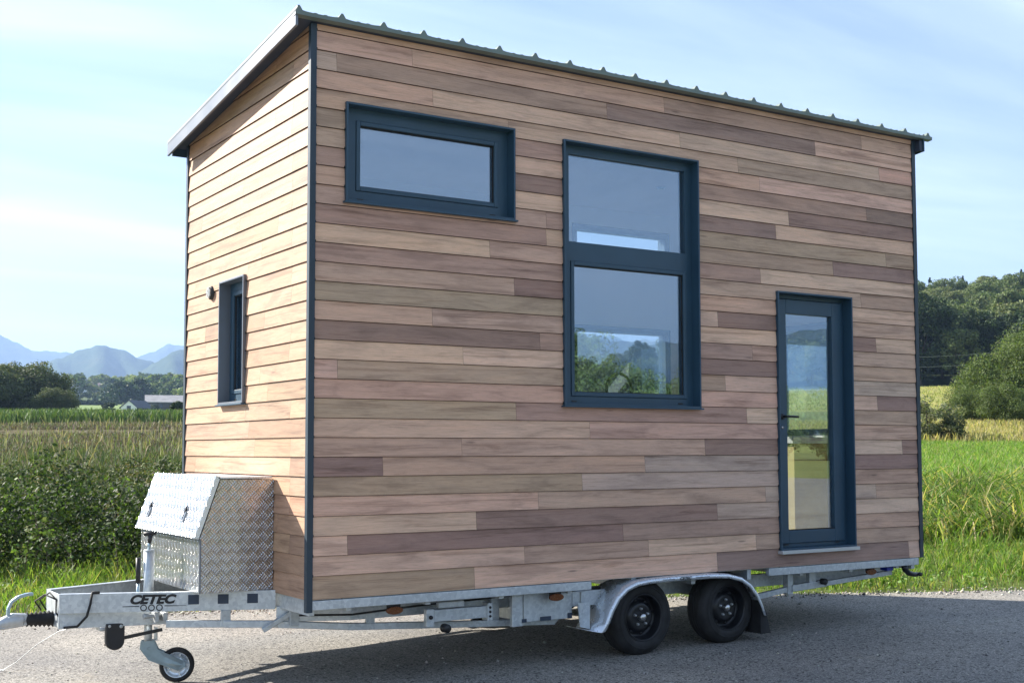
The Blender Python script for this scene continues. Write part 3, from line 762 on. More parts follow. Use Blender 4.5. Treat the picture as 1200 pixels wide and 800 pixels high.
# far woods on the valley side: one mass
def far_woods():
    parts = []
    sv = np.random.default_rng(99)
    protoV = []
    for k, cols in enumerate((OAK_D, OAK_M, OAK_L)):
        (V, F, T), C = clump_crown(5.8, 10.5, 1.0, 30, 26, 2.0, cols, 90+k, vary=.22); protoV.append((V, F, T))
    def add(b, r, s):
        V, F, T = protoV[sv.integers(0, 3)]; x, y = polar(b, r); a = sv.uniform(0, 6.28); ca, sa = math.cos(a), math.sin(a)
        Vv = V*s; X = Vv[:, 0]*ca-Vv[:, 1]*sa+x; Y = Vv[:, 0]*sa+Vv[:, 1]*ca+y
        parts.append((np.c_[X, Y, Vv[:, 2]+float(ground(x, y))-.5], F, np.clip(T*sv.uniform(1.0, 1.7), 0, 1)))
    for r in np.arange(665, 1330, 34):
        b = 4.
        while b < 30:
            vill = (r < 1280 and 12.0 < b < 15.2)
            if not vill or sv.uniform() < (.05 if r < 900 else .35): add(b+sv.uniform(-.2, .2), r+sv.uniform(-16, 16), sv.uniform(.8, 1.35))
            b += 10.5/r*57.3*sv.uniform(.75, 1.1)
    for r in np.arange(600, 665, 26):
        b = 14.8+(620-r)*.004
        while b < 30:
            if b > 17.5 or r > 430: add(b+sv.uniform(-.2, .2), r+sv.uniform(-10, 10), sv.uniform(.7, 1.1))
            b += 10./r*57.3*sv.uniform(.8, 1.15)
    V, F, T = merge(parts); o = quad_mesh('far_woods', V, F, M['far_leaf'], T)
    tag(o, 'hazy distant woods covering the valley side beyond the fields on the left', 'woods', kind='stuff')
far_woods()

# low hedge line and lone bushes in the middle distance
def field_hedge():
    parts = []; sv = np.random.default_rng(5)
    for k in range(70):
        b = 12.0+k*.04; r = 575+sv.uniform(-2, 2); x, y = polar(b, r)
        (V, F, T), C = clump_crown(2.2, 2.4, 0, 6, 30, .8, OAK_D, 300+k, vary=.15); parts.append((V+np.array([x, y, float(ground(x, y))-.3]), F, T))
    V, F, T = merge(parts); o = quad_mesh('field_hedge', V, F, M['far_leaf'], T); tag(o, 'low dark clipped hedge between two pale meadows in the distance', 'hedge')
field_hedge()
mb_ = make_tree('round_bush', 'round dark bush at the right end of the distant low hedge', 'bush', None, 3.1, 5.4, .2, 50, 90, .6, OAK_D, 91, r=.15); place(mb_, *polar(14.5, 300), .45)
c = copy_tree(mb_); c['label'] = 'dark bush before the long grey barn roof, nearest the wooden house wall'; place(c, *polar(17.4, 150), .37)
c = copy_tree(mb_); c['label'] = 'small bush in front of the barn with the white gable'; place(c, *polar(16.45, 430), .5)
c = copy_tree(mb_); c['label'] = 'dark bush behind the left end of the long grey barn'; place(c, *polar(16.6, 500), .9)

# ------------------------------------------------------------------ far buildings
M['roof_grey'] = simple('weathered_grey_roof', (.30, .29, .29), .8, 0, .2, .6)
M['roof_dark'] = simple('dark_slate_roof', (.035, .04, .05), .6, 0, .2, 1)
M['roof_tile'] = simple('faded_tile_roof', (.27, .20, .17), .8, 0, .25, 1)
M['render_white'] = simple('white_render', (.80, .79, .76), .8, 0, .06, .8)
M['wall_dark'] = simple('dark_barn_boards', (.06, .055, .05), .8, 0, .3, 2)
M['pane_dark'] = simple('dark_window', (.03, .04, .05), .15, 0, .1, 1)
def building(name, label, cat, b, r, L_, W_, wh, rh, rot, wall, roof, group=None, wins=3, z=None, vertical_gable=None):
    x, y = polar(b, r); z0 = float(ground(x, y))-.4 if z is None else z
    root = empty(name, (x, y, z0)); tag(root, label, cat, group)
    ca, sa = math.cos(rot), math.sin(rot)
    fn = lambda p: (x+p[0]*ca-p[1]*sa, y+p[0]*sa+p[1]*ca, z0+p[2])
    m = MB(fn); m.prism([(-L_/2, -W_/2, 0), (-L_/2, W_/2, 0), (-L_/2, W_/2, wh), (-L_/2, 0, wh+rh), (-L_/2, -W_/2, wh)], (L_, 0, 0)); m.build('wall', wall, root)
    m = MB(fn); e = .5; t = .25
    for s in (-1, 1):
        k = rh/(W_/2)
        m.prism([(-L_/2-e, 0, wh+rh+.05), (-L_/2-e, s*(W_/2+e), wh-k*e+.05), (-L_/2-e, s*(W_/2+e), wh-k*e+.05+t), (-L_/2-e, 0, wh+rh+.05+t)], (L_+2*e, 0, 0))
    rf = m.build('roof', roof, root)
    if wins < 0: return root
    for k in range(wins):
        xx = -L_/2+(k+.5)*L_/wins; m = MB(fn); m.box(xx-.55, xx+.55, -W_/2-.06, -W_/2+.02, wh*.45, wh*.45+1.3); m.build('window', M['pane_dark'], root)
    if vertical_gable:
        m = MB(fn); m.box(-L_/2-.08, -L_/2+.02, -.9, .9, wh*.2, wh*.2+2.2); m.build('door', M['pane_dark'], root)
    return root
BARN = building('barn', 'barn with a bright white gable end and dark roof beside the long grey barn', 'barn', 15.7, 455, 10, 6.4, 2.4, 2.4, math.radians(42), M['wall_dark'], M['roof_dark'], wins=-1, z=13.4)
xb, yb = polar(15.7, 455); ca_, sa_ = math.cos(math.radians(42)), math.sin(math.radians(42))
m = MB(lambda p: (xb+p[0]*ca_-p[1]*sa_, yb+p[0]*sa_+p[1]*ca_, 13.4+p[2])); m.prism([(-5.15, -3.1, .2), (-5.15, 3.1, .2), (-5.15, 3.1, 2.45), (-5.15, 0, 4.75), (-5.15, -3.1, 2.45)], (.12, 0, 0)); gb = m.build('gable', M['render_white'], BARN)
m = MB(lambda p: (xb+p[0]*ca_-p[1]*sa_, yb+p[0]*sa_+p[1]*ca_, 13.4+p[2])); m.box(-5.22, -5.16, -.8, .8, 1.3, 3.0); m.build('door', M['pane_dark'], gb)
building('long_barn', 'very long low barn with a weathered grey roof in the distance', 'barn', 19.9, 480, 64, 13, 3.6, 2.6, math.radians(-16), M['wall_dark'], M['roof_grey'], wins=6, z=14.9)
VL = [(12.75, 1020, 16, 9, 0.1, 'roof_tile', 'pale house with a faded tile roof at the left end of the far village'),
      (13.1, 1100, 13, 9, .5, 'roof_grey', 'white house with a grey roof, second from the left in the far village'),
      (13.85, 1010, 22, 11, -.3, 'roof_tile', 'wide pale house in the middle of the far village'),
      (13.65, 1190, 14, 10, .9, 'roof_grey', 'bright roofed house standing above the others of the far village'),
      (14.3, 1090, 12, 9, .2, 'roof_tile', 'small white house right of the middle of the far village'),
      (14.9, 1050, 12, 9, -.6, 'roof_grey', 'low white house at the right end of the far village'),
      (12.75, 900, 24, 10, 0.05, 'roof_grey', 'long low white building at the near foot of the far village')]
for (b, r, l, w, a, rf, lab) in VL:
    building('village_house', lab, 'house', b, r, l, w, 5.2, 3.2, a, M['render_white'], M[rf], 'houses of the far village', 4)

# ------------------------------------------------------------------ two power cables on poles, against the wooded hill
pa, pb = polar(47.5, 215), polar(58.5, 200)
za, zb = float(ground(*pa)), float(ground(*pb))
for k, (pp, zz, lab) in enumerate(((pa, za, 'wooden power pole hidden behind the house'), (pb, zb, 'wooden power pole hidden behind the big bush'))):
    root = empty('power_pole', (pp[0], pp[1], zz)); tag(root, lab, 'pole', 'power poles')
    m = MB(); m.tube([(pp[0], pp[1], zz-.5), (pp[0], pp[1], zz+(5.6 if k == 0 else 7.6))], [.17, .11], 10); m.build('pole', M['bark'], root)
    m = MB(); m.beam((pp[0]-.6, pp[1]+.5, zz+(5.3 if k == 0 else 7.3)), (pp[0]+.6, pp[1]-.5, zz+(5.3 if k == 0 else 7.3)), .1, .1); m.build('cross_arm', M['bark'], root)
for k, dz in enumerate((0, -1.6)):
    m = MB(); A = Vector((pa[0], pa[1], za+5.3+dz)); B = Vector((pb[0], pb[1], zb+7.3+dz))
    m.tube([tuple(A.lerp(B, t)-Vector((0, 0, 1.0*4*t*(1-t)))) for t in np.linspace(0, 1, 24)], .016, 5)
    tag(m.build('power_cable', M['roof_sheet']), ('upper' if k == 0 else 'lower')+' of two thin power cables crossing before the dark wood', 'cable', 'power cables')

# ------------------------------------------------------------------ the wooden house on its trailer
GZ = -.62
HOUSE = empty('tiny_house', (LEN/2, WID/2, GZ)); tag(HOUSE, 'cedar clad tiny house on a galvanised twin axle trailer, dark blue windows and door', 'tiny house')
def zr(y): return 3.705-.114*y                      # underside of the roof
TONE = {k_: tuple(1.06*q_ for q_ in v_) for k_, v_ in {'L': (.70, .47, .345), 'P': (.66, .415, .31), 'M': (.57, .375, .275), 'G': (.56, .41, .32), 'O': (.50, .35, .245), 'E': (.46, .30, .23), 'D': (.345, .222, .178)}.items()}
BOARDS = [
    [('O',1.222),('L',3.417),('D',5.632),('L',9)],
    [('L',1.629),('M',2.738),('L',3.828),('M',9)],
    [('L',0.271),('D',2.498),('E',4.943),('M',9)],
    [('L',1.236),('D',3.423),('G',4.247),('L',9)],
    [('P',1.747),('M',3.937),('G',5.228),('M',9)],
    [('O',2.129),('G',4.35),('M',9)],
    [('D',0.522),('M',2.709),('G',4.256),('D',9)],
    [('M',1.12),('P',3.304),('D',4.258),('L',5.571),('D',9)],
    [('L',2.2),('P',4.261),('P',9)],
    [('O',1.561),('E',3.746),('L',4.264),('M',9)],
    [('P',2.271),('P',4.266),('L',5.266),('D',9)],
    [('P',0.193),('O',2.272),('O',3.523),('L',4.269),('G',9)],
    [('L',1.13),('L',2.273),('D',4.272),('M',9)],
    [('D',1.764),('E',2.591),('E',3.815),('M',4.274),('M',9)],
    [('P',0.889),('M',2.592),('L',4.277),('D',5.264),('L',9)],
    [('O',2.594),('L',3.451),('D',4.28),('M',9)],
    [('M',1.548),('D',2.595),('P',4.283),('L',9)],
    [('E',2.596),('M',5.085),('O',9)],
    [('L',1.345),('M',2.597),('E',3.915),('L',9)],
    [('E',1.822),('M',2.598),('O',4.751),('D',9)],
    [('M',1.823),('E',2.6),('O',5.411),('O',9)],
    [('M',0.844),('L',2.601),('D',4.093),('L',9)],
    [('E',0.844),('D',2.602),('L',4.24),('D',9)],
    [('M',0.843),('L',2.603),('E',5.173),('D',9)],
    [('O',0.843),('E',2.604),('P',3.917),('L',9)],
    [('M',1.501),('M',3.685),('O',9)],
    [('P',0.889),('L',3.081),('L',5.345),('P',9)],
    [('G',0.173),('E',2.374),('D',4.562),('L',9)],
    [('P',0.73),('P',2.926),('E',5.126),('M',9)],
]
Z0, PITCH = .0225, .1255
# wall maps: (u along, w inwards, z)
MAPS = {'front': lambda p: (p[0], p[1], p[2]), 'gable': lambda p: (p[1], p[0], p[2]), 'back': lambda p: (p[0], WID-p[1], p[2]), 'rear': lambda p: (LEN-p[1], p[0], p[2])}
OPEN = {'front': [(.235, 1.545, 2.565, 3.222), (1.965, 3.252, 1.265, 3.205), (4.08, 4.952, .135, 2.236)],
        'gable': [(1.135, 1.655, 1.285, 2.205)],
        'back': [(3.72, 4.93, 2.76, 3.13), (3.72, 4.93, .98, 2.15)],
        'rear': [(.86, 1.62, 1.08, 2.15)]}
TOP = {'front': lambda u: zr(0), 'back': lambda u: zr(WID), 'gable': lambda u: zr(u), 'rear': lambda u: zr(u)}

def clip_top(poly, a, b):
    """keep the part of a (u,z) polygon under z = a+b*u"""
    out = []
    for i, p in enumerate(poly):
        q = poly[(i+1) % len(poly)]; dp = a+b*p[0]-p[1]; dq = a+b*q[0]-q[1]
        if dp >= 0: out.append(p)
        if (dp >= 0) != (dq >= 0):
            t = dp/(dp-dq); out.append((p[0]+t*(q[0]-p[0]), p[1]+t*(q[1]-p[1])))
    return out

def siding(which):
    fn = MAPS[which]; length = LEN if which in ('front', 'back') else WID; ops = OPEN[which]
    a = TOP[which](0); b = TOP[which](1)-a; e = .026
    mb = MB(fn); rg = random.Random({'front': 1, 'gable': 2, 'back': 3, 'rear': 4}[which])
    for k in range(-1, 30):
        z0 = Z0+PITCH*k; z1 = z0+PITCH
        if k == -1: z0, z1 = 0., Z0; continue
        if k == 0: z0 = 0.
        if which == 'front':
            row = BOARDS[k] if k < len(BOARDS) else [('M', 9)]
        else:
            row = []; u = rg.uniform(-.6, 1.2)
            opts = 'LLMPLGOLPE' if which == 'gable' else 'LPMGOEDLM'
            row.append((rg.choice(opts), max(u, .3)))
            while u < length: u += rg.uniform(.8, 2.4); row.append((rg.choice(opts), u))
        u = e
        for (t, ue) in row:
            ue = min(ue, length-e)
            if ue <= u+.002: continue
            base = TONE[t]; j = rg.uniform(.93, 1.07); tone = tuple(c*j*rg.uniform(.97, 1.03) for c in base)
            if which == 'gable': tone = tuple(g_*(.66*c+.34*d) for g_, c, d in zip((.76, .715, .66), tone, (.52, .36, .23)))
            ou, ov = rg.uniform(0, 50), rg.uniform(0, 50)
            us = sorted({u+.0008, ue-.0008, *[q for o in ops for q in (o[0], o[1]) if u < q < ue]})
            zs0 = sorted({z0, z1, *[q for o in ops for q in (o[2], o[3]) if z0 < q < z1]})
            for ua, ub in zip(us, us[1:]):
                for za, zb in zip(zs0, zs0[1:]):
                    um, zm = (ua+ub)/2, (za+zb)/2
                    if any(o[0] < um < o[1] and o[2] < zm < o[3] for o in ops): continue
                    top = zb
                    poly = clip_top([(ua, za+(.0035 if za == z0 else 0)), (ub, za+(.0035 if za == z0 else 0)), (ub, zb), (ua, zb)], a, b)
                    if len(poly) < 3: continue
                    def W(z): return (-.0065 if which == 'front' else -.008)+.0095*(z-z0)/PITCH
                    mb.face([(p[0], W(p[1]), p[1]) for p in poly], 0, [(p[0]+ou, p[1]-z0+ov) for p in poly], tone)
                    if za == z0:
                        zz = za+.0035; mb.face([(ua, W(zz), zz), (ub, W(zz), zz), (ub, .008, zz), (ua, .008, zz)], 0, [(ua+ou, ov), (ub+ou, ov), (ub+ou, ov), (ua+ou, ov)], tuple(.22*c for c in tone))  # underside tone darkened to paint in the shade of the gap between boards
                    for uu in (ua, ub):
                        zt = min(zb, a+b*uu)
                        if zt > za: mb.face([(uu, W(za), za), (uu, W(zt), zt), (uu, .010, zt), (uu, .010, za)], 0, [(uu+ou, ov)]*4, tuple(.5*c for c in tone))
            u = ue
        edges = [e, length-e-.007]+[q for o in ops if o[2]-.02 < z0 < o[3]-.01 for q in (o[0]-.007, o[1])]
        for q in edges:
            if k > 0 and z0+.012 < a+b*q: mb.box(q, q+.007, -.0098, -.002, z0-.003, z0+.013, 1)  # small black boxes added as painted shadow notches at the board ends
    # core behind the boards, then the white lining
    off = {'front': 0, 'back': 0, 'gable': .12, 'rear': .12}[which]
    us = sorted({.02+off, length-.02-off, *[q for o in ops for q in (o[0], o[1])]})
    mb.fn = fn
    for ua, ub in zip(us, us[1:]):
        segs = [(0.004, None)]
        for o in sorted([o for o in ops if o[0] <= (ua+ub)/2 <= o[1]], key=lambda o: o[2]):
            lo, _ = segs.pop(); segs.append((lo, o[2])); segs.append((o[3], None))
        for (za, zb) in segs:
            ta = a+b*ua-.004 if zb is None else zb; tb = a+b*ub-.004 if zb is None else zb
            mb.prism([(ua, .010, za), (ub, .010, za), (ub, .010, tb), (ua, .010, ta)], (0, .115, 0), 1)
            zi = max(za, .125)
            mb.prism([(ua, .127, zi), (ub, .127, zi), (ub, .127, tb), (ua, .127, ta)], (0, .012, 0), 2)
    return mb
for w in ('front', 'gable', 'back', 'rear'):
    mbw = siding(w)
    # prism direction goes through the wall map, so build it by hand
    mbw.build('wall', [M['wood'], M['membrane_and_shade'], M['interior_white']], HOUSE)
# corner trims
for (x, y) in ((0, 0), (LEN, 0), (0, WID), (LEN, WID)):
    sx = -1 if x == 0 else 1; sy = -1 if y == 0 else 1
    mb = MB(); xa, xb = sorted((x+sx*.014, x-sx*.028)); ya, yb = sorted((y+sy*.014, y-sy*.028)); mb.box(xa, xb, ya, yb, -.002 if (x or y) else -.075, zr(y)-.002)
    for k in range(9):
        if y == 0: mb.lathe((x-sx*.006, -.014, .25+k*.4), (0, -1, 0), [(.0, .002), (.004, .0018), (.005, 0)], 8)
    mb.build('corner_trim', M['trim'], HOUSE, .0015)

# roof
mb = MB()
XA, XB, YA, YB = -.125, 5.865, -.075, 2.60
mb.prism([(XA+.02, YA+.02, zr(YA+.02)+.002), (XA+.02, YB, zr(YB)+.002), (XA+.02, YB, zr(YB)+.012), (XA+.02, YA+.02, zr(YA+.02)+.012)], (XB-XA-.04, 0, 0), 1)
roof = mb.build('roof', [M['roof_sheet'], M['soffit']], HOUSE)
mb = MB()   # profiled sheet
prof = []; x = -.14
nr = 21
for k in range(nr):
    c = -.13+.3015*k
    prof += [(c-.055, .002), (c-.026, .006), (c-.010, .030), (c-.006, .035), (c+.006, .035), (c+.010, .030), (c+.026, .006), (c+.055, .002)]
    if k < nr-1: prof += [(c+.10, 0), (c+.108, .004), (c+.125, .004), (c+.133, 0), (c+.17, 0), (c+.178, .004), (c+.195, .004), (c+.203, 0)]
prof = [(-.150, .004), (-.145, .012)]+[p for p in prof if p[0] > -.142]
yA, yB = YA-.012, YB+.015
for (a, b) in zip(prof, prof[1:]):
    t = .0012
    za = lambda y, h: zr(y)+.024+h
    mb.face([(a[0], yA, za(yA, a[1])), (b[0], yA, za(yA, b[1])), (b[0], yB, za(yB, b[1])), (a[0], yB, za(yB, a[1]))])
    mb.face([(a[0], yA, za(yA, a[1])), (b[0], yA, za(yA, b[1])), (b[0], yA, zr(yA)-.001), (a[0], yA, zr(yA)-.001)])
    mb.face([(a[0], yA, zr(yA)-.001), (b[0], yA, zr(yA)-.001), (b[0], yA+.05, zr(yA+.05)-.001), (a[0], yA+.05, zr(yA+.05)-.001)])
s = mb.build('profiled_sheet', M['roof_sheet'], roof)
def barge(x0, x1, drop, mat):
    mb = MB()
    mb.prism([(x0, YA, zr(YA)-drop), (x0, YB, zr(YB)-drop), (x0, YB, zr(YB)+.045), (x0, YA, zr(YA)+.045)], (x1-x0, 0, 0))
    return mb.build('bargeboard', mat, roof, .002)
barge(XA-.022, XA-.004, .068, M['edge_metal']); barge(XB-.012, XB, .11, M['paint'])
mb = MB(); mb.box(LEN+.016, XB-.014, YA+.012, .02, zr(0)-.10, zr(0)-.006); mb.build('eave_box', M['soffit'], roof)
mb = MB(); mb.prism([(YA, 0, 0)], (0, 0, 0)) if False else None
mb = MB(); mb.box(.14, LEN-.14, YB-.10, YB+.02, zr(YB)-.055, zr(YB)-.003); mb.box(XA+.02, XB-.02, YB+.0, YB+.016, zr(YB)-.06, zr(YB)+.02); mb.build('fascia', M['paint'], roof)
# ceiling, floor, loft
mb = MB(); mb.prism([(.13, .13, zr(.13)-.13), (.13, WID-.13, zr(WID-.13)-.13), (.13, WID-.13, zr(WID-.13)-.02), (.13, .13, zr(.13)-.02)], (LEN-.26, 0, 0))
cel = mb.build('ceiling', M['ceiling'], HOUSE)
mb = MB()
for (x, y) in ((2.9, 1.6), (4.2, 1.6), (3.6, .9)):
    z = zr(y)-.132; mb.lathe((x, y, z), (0, 0, -1), [(.0, .0), (.028, .002), (.042, .006), (.046, 0)], 20)
mb.build('downlight', M['chrome'], cel)
mb = MB(); mb.box(.02, LEN-.02, .13, WID-.13, .004, .105, 1); mb.box(.03, LEN-.03, .014, WID-.014, -.002, .0035, 1); mb.box(.14, LEN-.14, .14, WID-.14, .105, .120, 0)
mb.build('floor', [M['floor_wood'], M['galv']], HOUSE)
mb = MB(); mb.box(.14, 1.88, .14, WID-.14, 2.12, 2.26); mb.build('loft_floor', M['plywood'], HOUSE)

# windows -----------------------------------------------------------------
def frame_ring(mb, u0, u1, z0, z1, t, w0, w1, mi=0, tb=None):
    tb = tb or t
    mb.box(u0, u0+t, w0, w1, z0, z1, mi); mb.box(u1-t, u1, w0, w1, z0, z1, mi)
    mb.box(u0+t, u1-t, w0, w1, z1-t, z1, mi); mb.box(u0+t, u1-t, w0, w1, z0, z0+tb, mi)
def pane(mb, u0, u1, z0, z1, w):
    mb.box(u0, u1, w, w+.006, z0, z1)
def window(which, o, lights, name='window', label=None, sill=True, wout=-.028, sill_mat=None, casing_mat=None):
    fn = MAPS[which]; c = fn(((o[0]+o[1])/2, 0, o[2])); root = empty(name, c, HOUSE)
    if label: root['label'] = label
    m = MB(fn); frame_ring(m, o[0], o[1], o[2], o[3], .014, wout, .145); m.build('casing', casing_mat or M['paint'], root, .0015)
    i = (o[0]+.0145, o[1]-.0145, o[2]+.0145, o[3]-.0145)
    m = MB(fn)
    for (u0, u1, z0, z1, sash) in lights[1:]:
        pass
    zs = [l for l in lights]
    for q in range(len(zs)-1):      # transom between the lights (top light first)
        zt0, zt1 = zs[q+1][3]+(.045 if zs[q+1][4] else 0), zs[q][2]-(.045 if zs[q][4] else 0)
        pass
    for q, (u0, u1, z0, z1, sash) in enumerate(zs):
        k = .034 if sash else 0
        zt = i[3] if q == 0 else (zs[q-1][2]+z1)/2+.012; zb = i[2] if q == len(zs)-1 else (z0+zs[q+1][3])/2+.012
        m.box(i[0], u0-k, .060, .138, zb, zt); m.box(u1+k, i[1], .060, .138, zb, zt); m.box(u0-k, u1+k, .060, .138, z1+k, zt); m.box(u0-k, u1+k, .060, .138, zb, z0-k)
    m.build('frame', M['paint'], root)
    for (u0, u1, z0, z1, sash) in lights:
        if sash:
            m = MB(fn); s = .032; frame_ring(m, u0-s, u1+s, z0-s, z1+s, s-.002, .052, .125); m.build('sash', M['paint'], root, .004)
            m = MB(fn); frame_ring(m, u0-.003, u1+.003, z0-.003, z1+.003, .006, .066, .078); m.build('gasket', M['rubber'], root)
        m = MB(fn); pane(m, u0, u1, z0, z1, .083); m.build('pane', M['glass'], root)
    if sill:
        m = MB(fn); m.box(o[0]-.014, o[1]+.014, wout-.014, .066, o[2]-.012, o[2]-.0005); m.build('sill', sill_mat or M['paint'], root, .0015)
        m = MB(fn)
        for u in (o[0]+.14, o[1]-.14): m.box(u-.022, u+.022, .0565, .060, o[2]+.030, o[2]+.040)
        m.build('drain_cap', M['black_plastic'], root)
    return root
F = OPEN['front']
window('front', F[0], [(.375, 1.415, 2.69, 3.095, True)], label='wide low upper window')
window('front', F[1], [(2.065, 3.175, 2.475, 3.125, False), (2.11, 3.145, 1.37, 2.30, True)], label='tall two light window with its dark blue frame')
G = OPEN['gable'][0]
window('gable', G, [(G[0]+.10, G[1]-.10, G[2]+.11, G[3]-.11, True)], label='narrow window in the sunlit gable', casing_mat=M['edge_metal'])
B = OPEN['back']
for o in B: window('back', o, [(o[0]+.06, o[1]-.06, o[2]+.06, o[3]-.06, False)])
R_ = OPEN['rear'][0]
window('rear', R_, [(R_[0]+.06, R_[1]-.06, R_[2]+.06, R_[3]-.06, False)])
# door
D = F[2]; fn = MAPS['front']
door = empty('door', ((D[0]+D[1])/2, 0, D[2]), HOUSE); door['label'] = 'tall narrow dark blue glazed door'
m = MB(fn); frame_ring(m, *D, .014, -.028, .145, tb=.012); m.build('casing', M['paint'], door, .0015)
m = MB(fn); frame_ring(m, D[0]+.0145, D[1]-.0145, D[2]+.0125, D[3]-.0145, .030, .070, .138); m.build('frame', M['paint'], door, .002)
g = (4.25, 4.80, .285, 2.09)
m = MB(fn); frame_ring(m, D[0]+.050, D[1]-.050, D[2]+.045, D[3]-.050, g[0]-D[0]-.052, .056, .125, tb=g[2]-D[2]-.047); m.build('sash', M['paint'], door, .004)
m = MB(fn); frame_ring(m, g[0]-.004, g[1]+.004, g[2]-.004, g[3]+.004, .010, .066, .078); m.build('gasket', M['rubber'], door)
m = MB(fn); pane(m, *g, .083); m.build('pane', M['glass'], door)
m = MB(fn); m.lathe((4.19, .055, 1.215), (0, -1, 0), [(0, .012), (.022, .012), (.024, .0)], 20); m.tube([(4.19, .055, 1.215), (4.19, .010, 1.215)], .009, 12); m.tube([(4.185, .008, 1.215), (4.26, .006, 1.215), (4.325, .008, 1.213)], .0095, 12); m.build('handle', M['black_metal'], door)
m = MB(fn); m.lathe((4.19, .055, 1.125), (0, -1, 0), [(0, .007), (.011, .007), (.013, 0)], 16); m.box(4.1885, 4.1915, .045, .050, 1.117, 1.133); m.build('keyhole', M['chrome'], door)
m = MB(fn); m.box(D[0]-.012, D[1]+.012, -.052, .060, D[2]-.030, D[2]-.002); m.build('threshold', M['alu_sill'], door, .002)
m = MB(fn)
for u in (D[0]+.14, D[1]-.14): m.box(u-.022, u+.022, .0545, .058, D[2]+.030, D[2]+.040)
m.build('drain_cap', M['black_plastic'], door)
# round vent on the gable
v = MB(); cx = (-.0, 1.878, 2.150)
v.lathe(cx, (-1, 0, 0), [(.0, .030), (.040, .028), (.052, .018), (.055, .0)], 28)
vent = v.build('round_vent', M['black_plastic'], HOUSE)
v = MB()
for k in range(-4, 5):
    w = math.sqrt(max(0, .044**2-(k*.0095)**2)); v.box(-.036, -.026, cx[1]-w, cx[1]+w, cx[2]+k*.0095-.0022, cx[2]+k*.0095+.0022)
v.build('grille', M['cast'], vent)

# ------------------------------------------------------------------ trailer
ch = MB()
for y0, y1 in ((-.012, .030), (WID-.030, WID+.012)):
    for xa, xb in ((.02, 2.20), (3.955, LEN-.05)):
        ch = MB(); ch.box(xa, xb, y0, y1, -.062, -.003); ch.build('side_rail', M['galv'], HOUSE, .003)
ch = MB()
for k in range(10):
    x = .30+k*.58
    ch.box(x-.02, x+.02, .032, WID-.032, -.085, -.004)
ch.box(LEN-.10, LEN-.055, .032, WID-.032, -.10, -.004); ch.box(.02, .06, .032, WID-.032, -.10, -.004)
ch.build('cross_member', M['galv'], HOUSE, .002)
NEAR = [(-1.27, 1.06), (0.0, .52), (.45, .33), (LEN-.1, .33)]
for s in (0, 1):
    m = MB(); pts = [(x, y if s == 0 else WID-y) for x, y in NEAR]
    for i in range(3):
        (xa, ya), (xb, yb) = pts[i], pts[i+1]; e = .012 if i else 0
        z1 = .020 if i == 0 else -.004; z0 = -.105
        if i == 0:
            xb2 = -.005; yb2 = ya+(yb-ya)*(xb2-xa)/(xb-xa); xb, yb = xb2, yb2
        d = Vector((xb-xa, yb-ya, 0)).normalized(); n = Vector((-d.y, d.x, 0))*(1 if s == 0 else -1)
        A = Vector((xa, ya, 0)); Bv = Vector((xb, yb, 0))
        def pr(pts2, za, zb): 
            m.prism([(p.x, p.y, za) for p in pts2], (0, 0, zb-za))
        # C profile: web outside, flanges inwards
        if i: z1 = -.088; z0 = -.19
        pr([A, Bv, Bv+n*.006, A+n*.006], z0, z1); pr([A+n*.0062, Bv+n*.0062, Bv+n*.05, A+n*.05], z1-.006, z1); pr([A+n*.0062, Bv+n*.0062, Bv+n*.05, A+n*.05], z0, z0+.006)
    bar = m.build('drawbar', M['galv'], HOUSE, .0015)
    if s == 0: DRAW = bar
dr = Vector((1.27, -.54, 0)).normalized(); dn = Vector((dr.y, -dr.x, 0))   # along and outward from the near drawbar
if dn.y > 0: dn = -dn
def on_bar(t, z, out=.0): 
    p = Vector((-1.27, 1.06, 0))+dr*t+dn*out; return Vector((p.x, p.y, z))
# dark pockets cut in the near drawbar
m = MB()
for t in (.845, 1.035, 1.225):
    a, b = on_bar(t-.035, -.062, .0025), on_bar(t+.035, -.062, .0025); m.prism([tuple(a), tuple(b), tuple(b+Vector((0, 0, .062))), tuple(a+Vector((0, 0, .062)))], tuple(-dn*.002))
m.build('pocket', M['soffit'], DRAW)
# lettering on the drawbar
def text_mesh(name, s, size, mat, parent, origin, xdir, normal, shear=.25, offset=.0, ext=.0006, squash=1.0):
    cu = bpy.data.curves.new(name, 'FONT'); cu.body = s; cu.size = size; cu.extrude = ext; cu.shear = shear; cu.offset = offset; cu.align_x = 'CENTER'
    to = bpy.data.objects.new('tmp', cu); COL.objects.link(to); bpy.context.view_layer.update()
    me = bpy.data.meshes.new_from_object(to.evaluated_get(bpy.context.evaluated_depsgraph_get())); bpy.data.objects.remove(to)
    xd = Vector(xdir).normalized(); nz = Vector(normal).normalized(); yd = nz.cross(xd)
    o = Vector(origin)-world_of(parent)
    for v in me.vertices: c = v.co.copy(); v.co = o+xd*c.x*squash+yd*c.y+nz*c.z
    me.materials.clear(); me.materials.append(mat); me.name = name
    ob = bpy.data.objects.new(name, me); COL.objects.link(ob); ob.parent = parent; ob['_w'] = list(world_of(parent)); return ob
text_mesh('lettering', 'CETEC', .078, M['ink'], DRAW, on_bar(.578, -.050, .0022), dr, dn, .28, .0042, squash=1.2)
m = MB()
a, b = on_bar(.395, -.070, .0022), on_bar(.80, -.070, .0022)
m.prism([tuple(a), tuple(on_bar(.50, -.070, .0022)), tuple(on_bar(.50, -.064, .0022)), tuple(on_bar(.395, -.066, .0022))], tuple(dn*.0008))
m.prism([tuple(on_bar(.66, -.070, .0022)), tuple(b), tuple(on_bar(.80, -.068, .0022)), tuple(on_bar(.66, -.064, .0022))], tuple(dn*.0008))
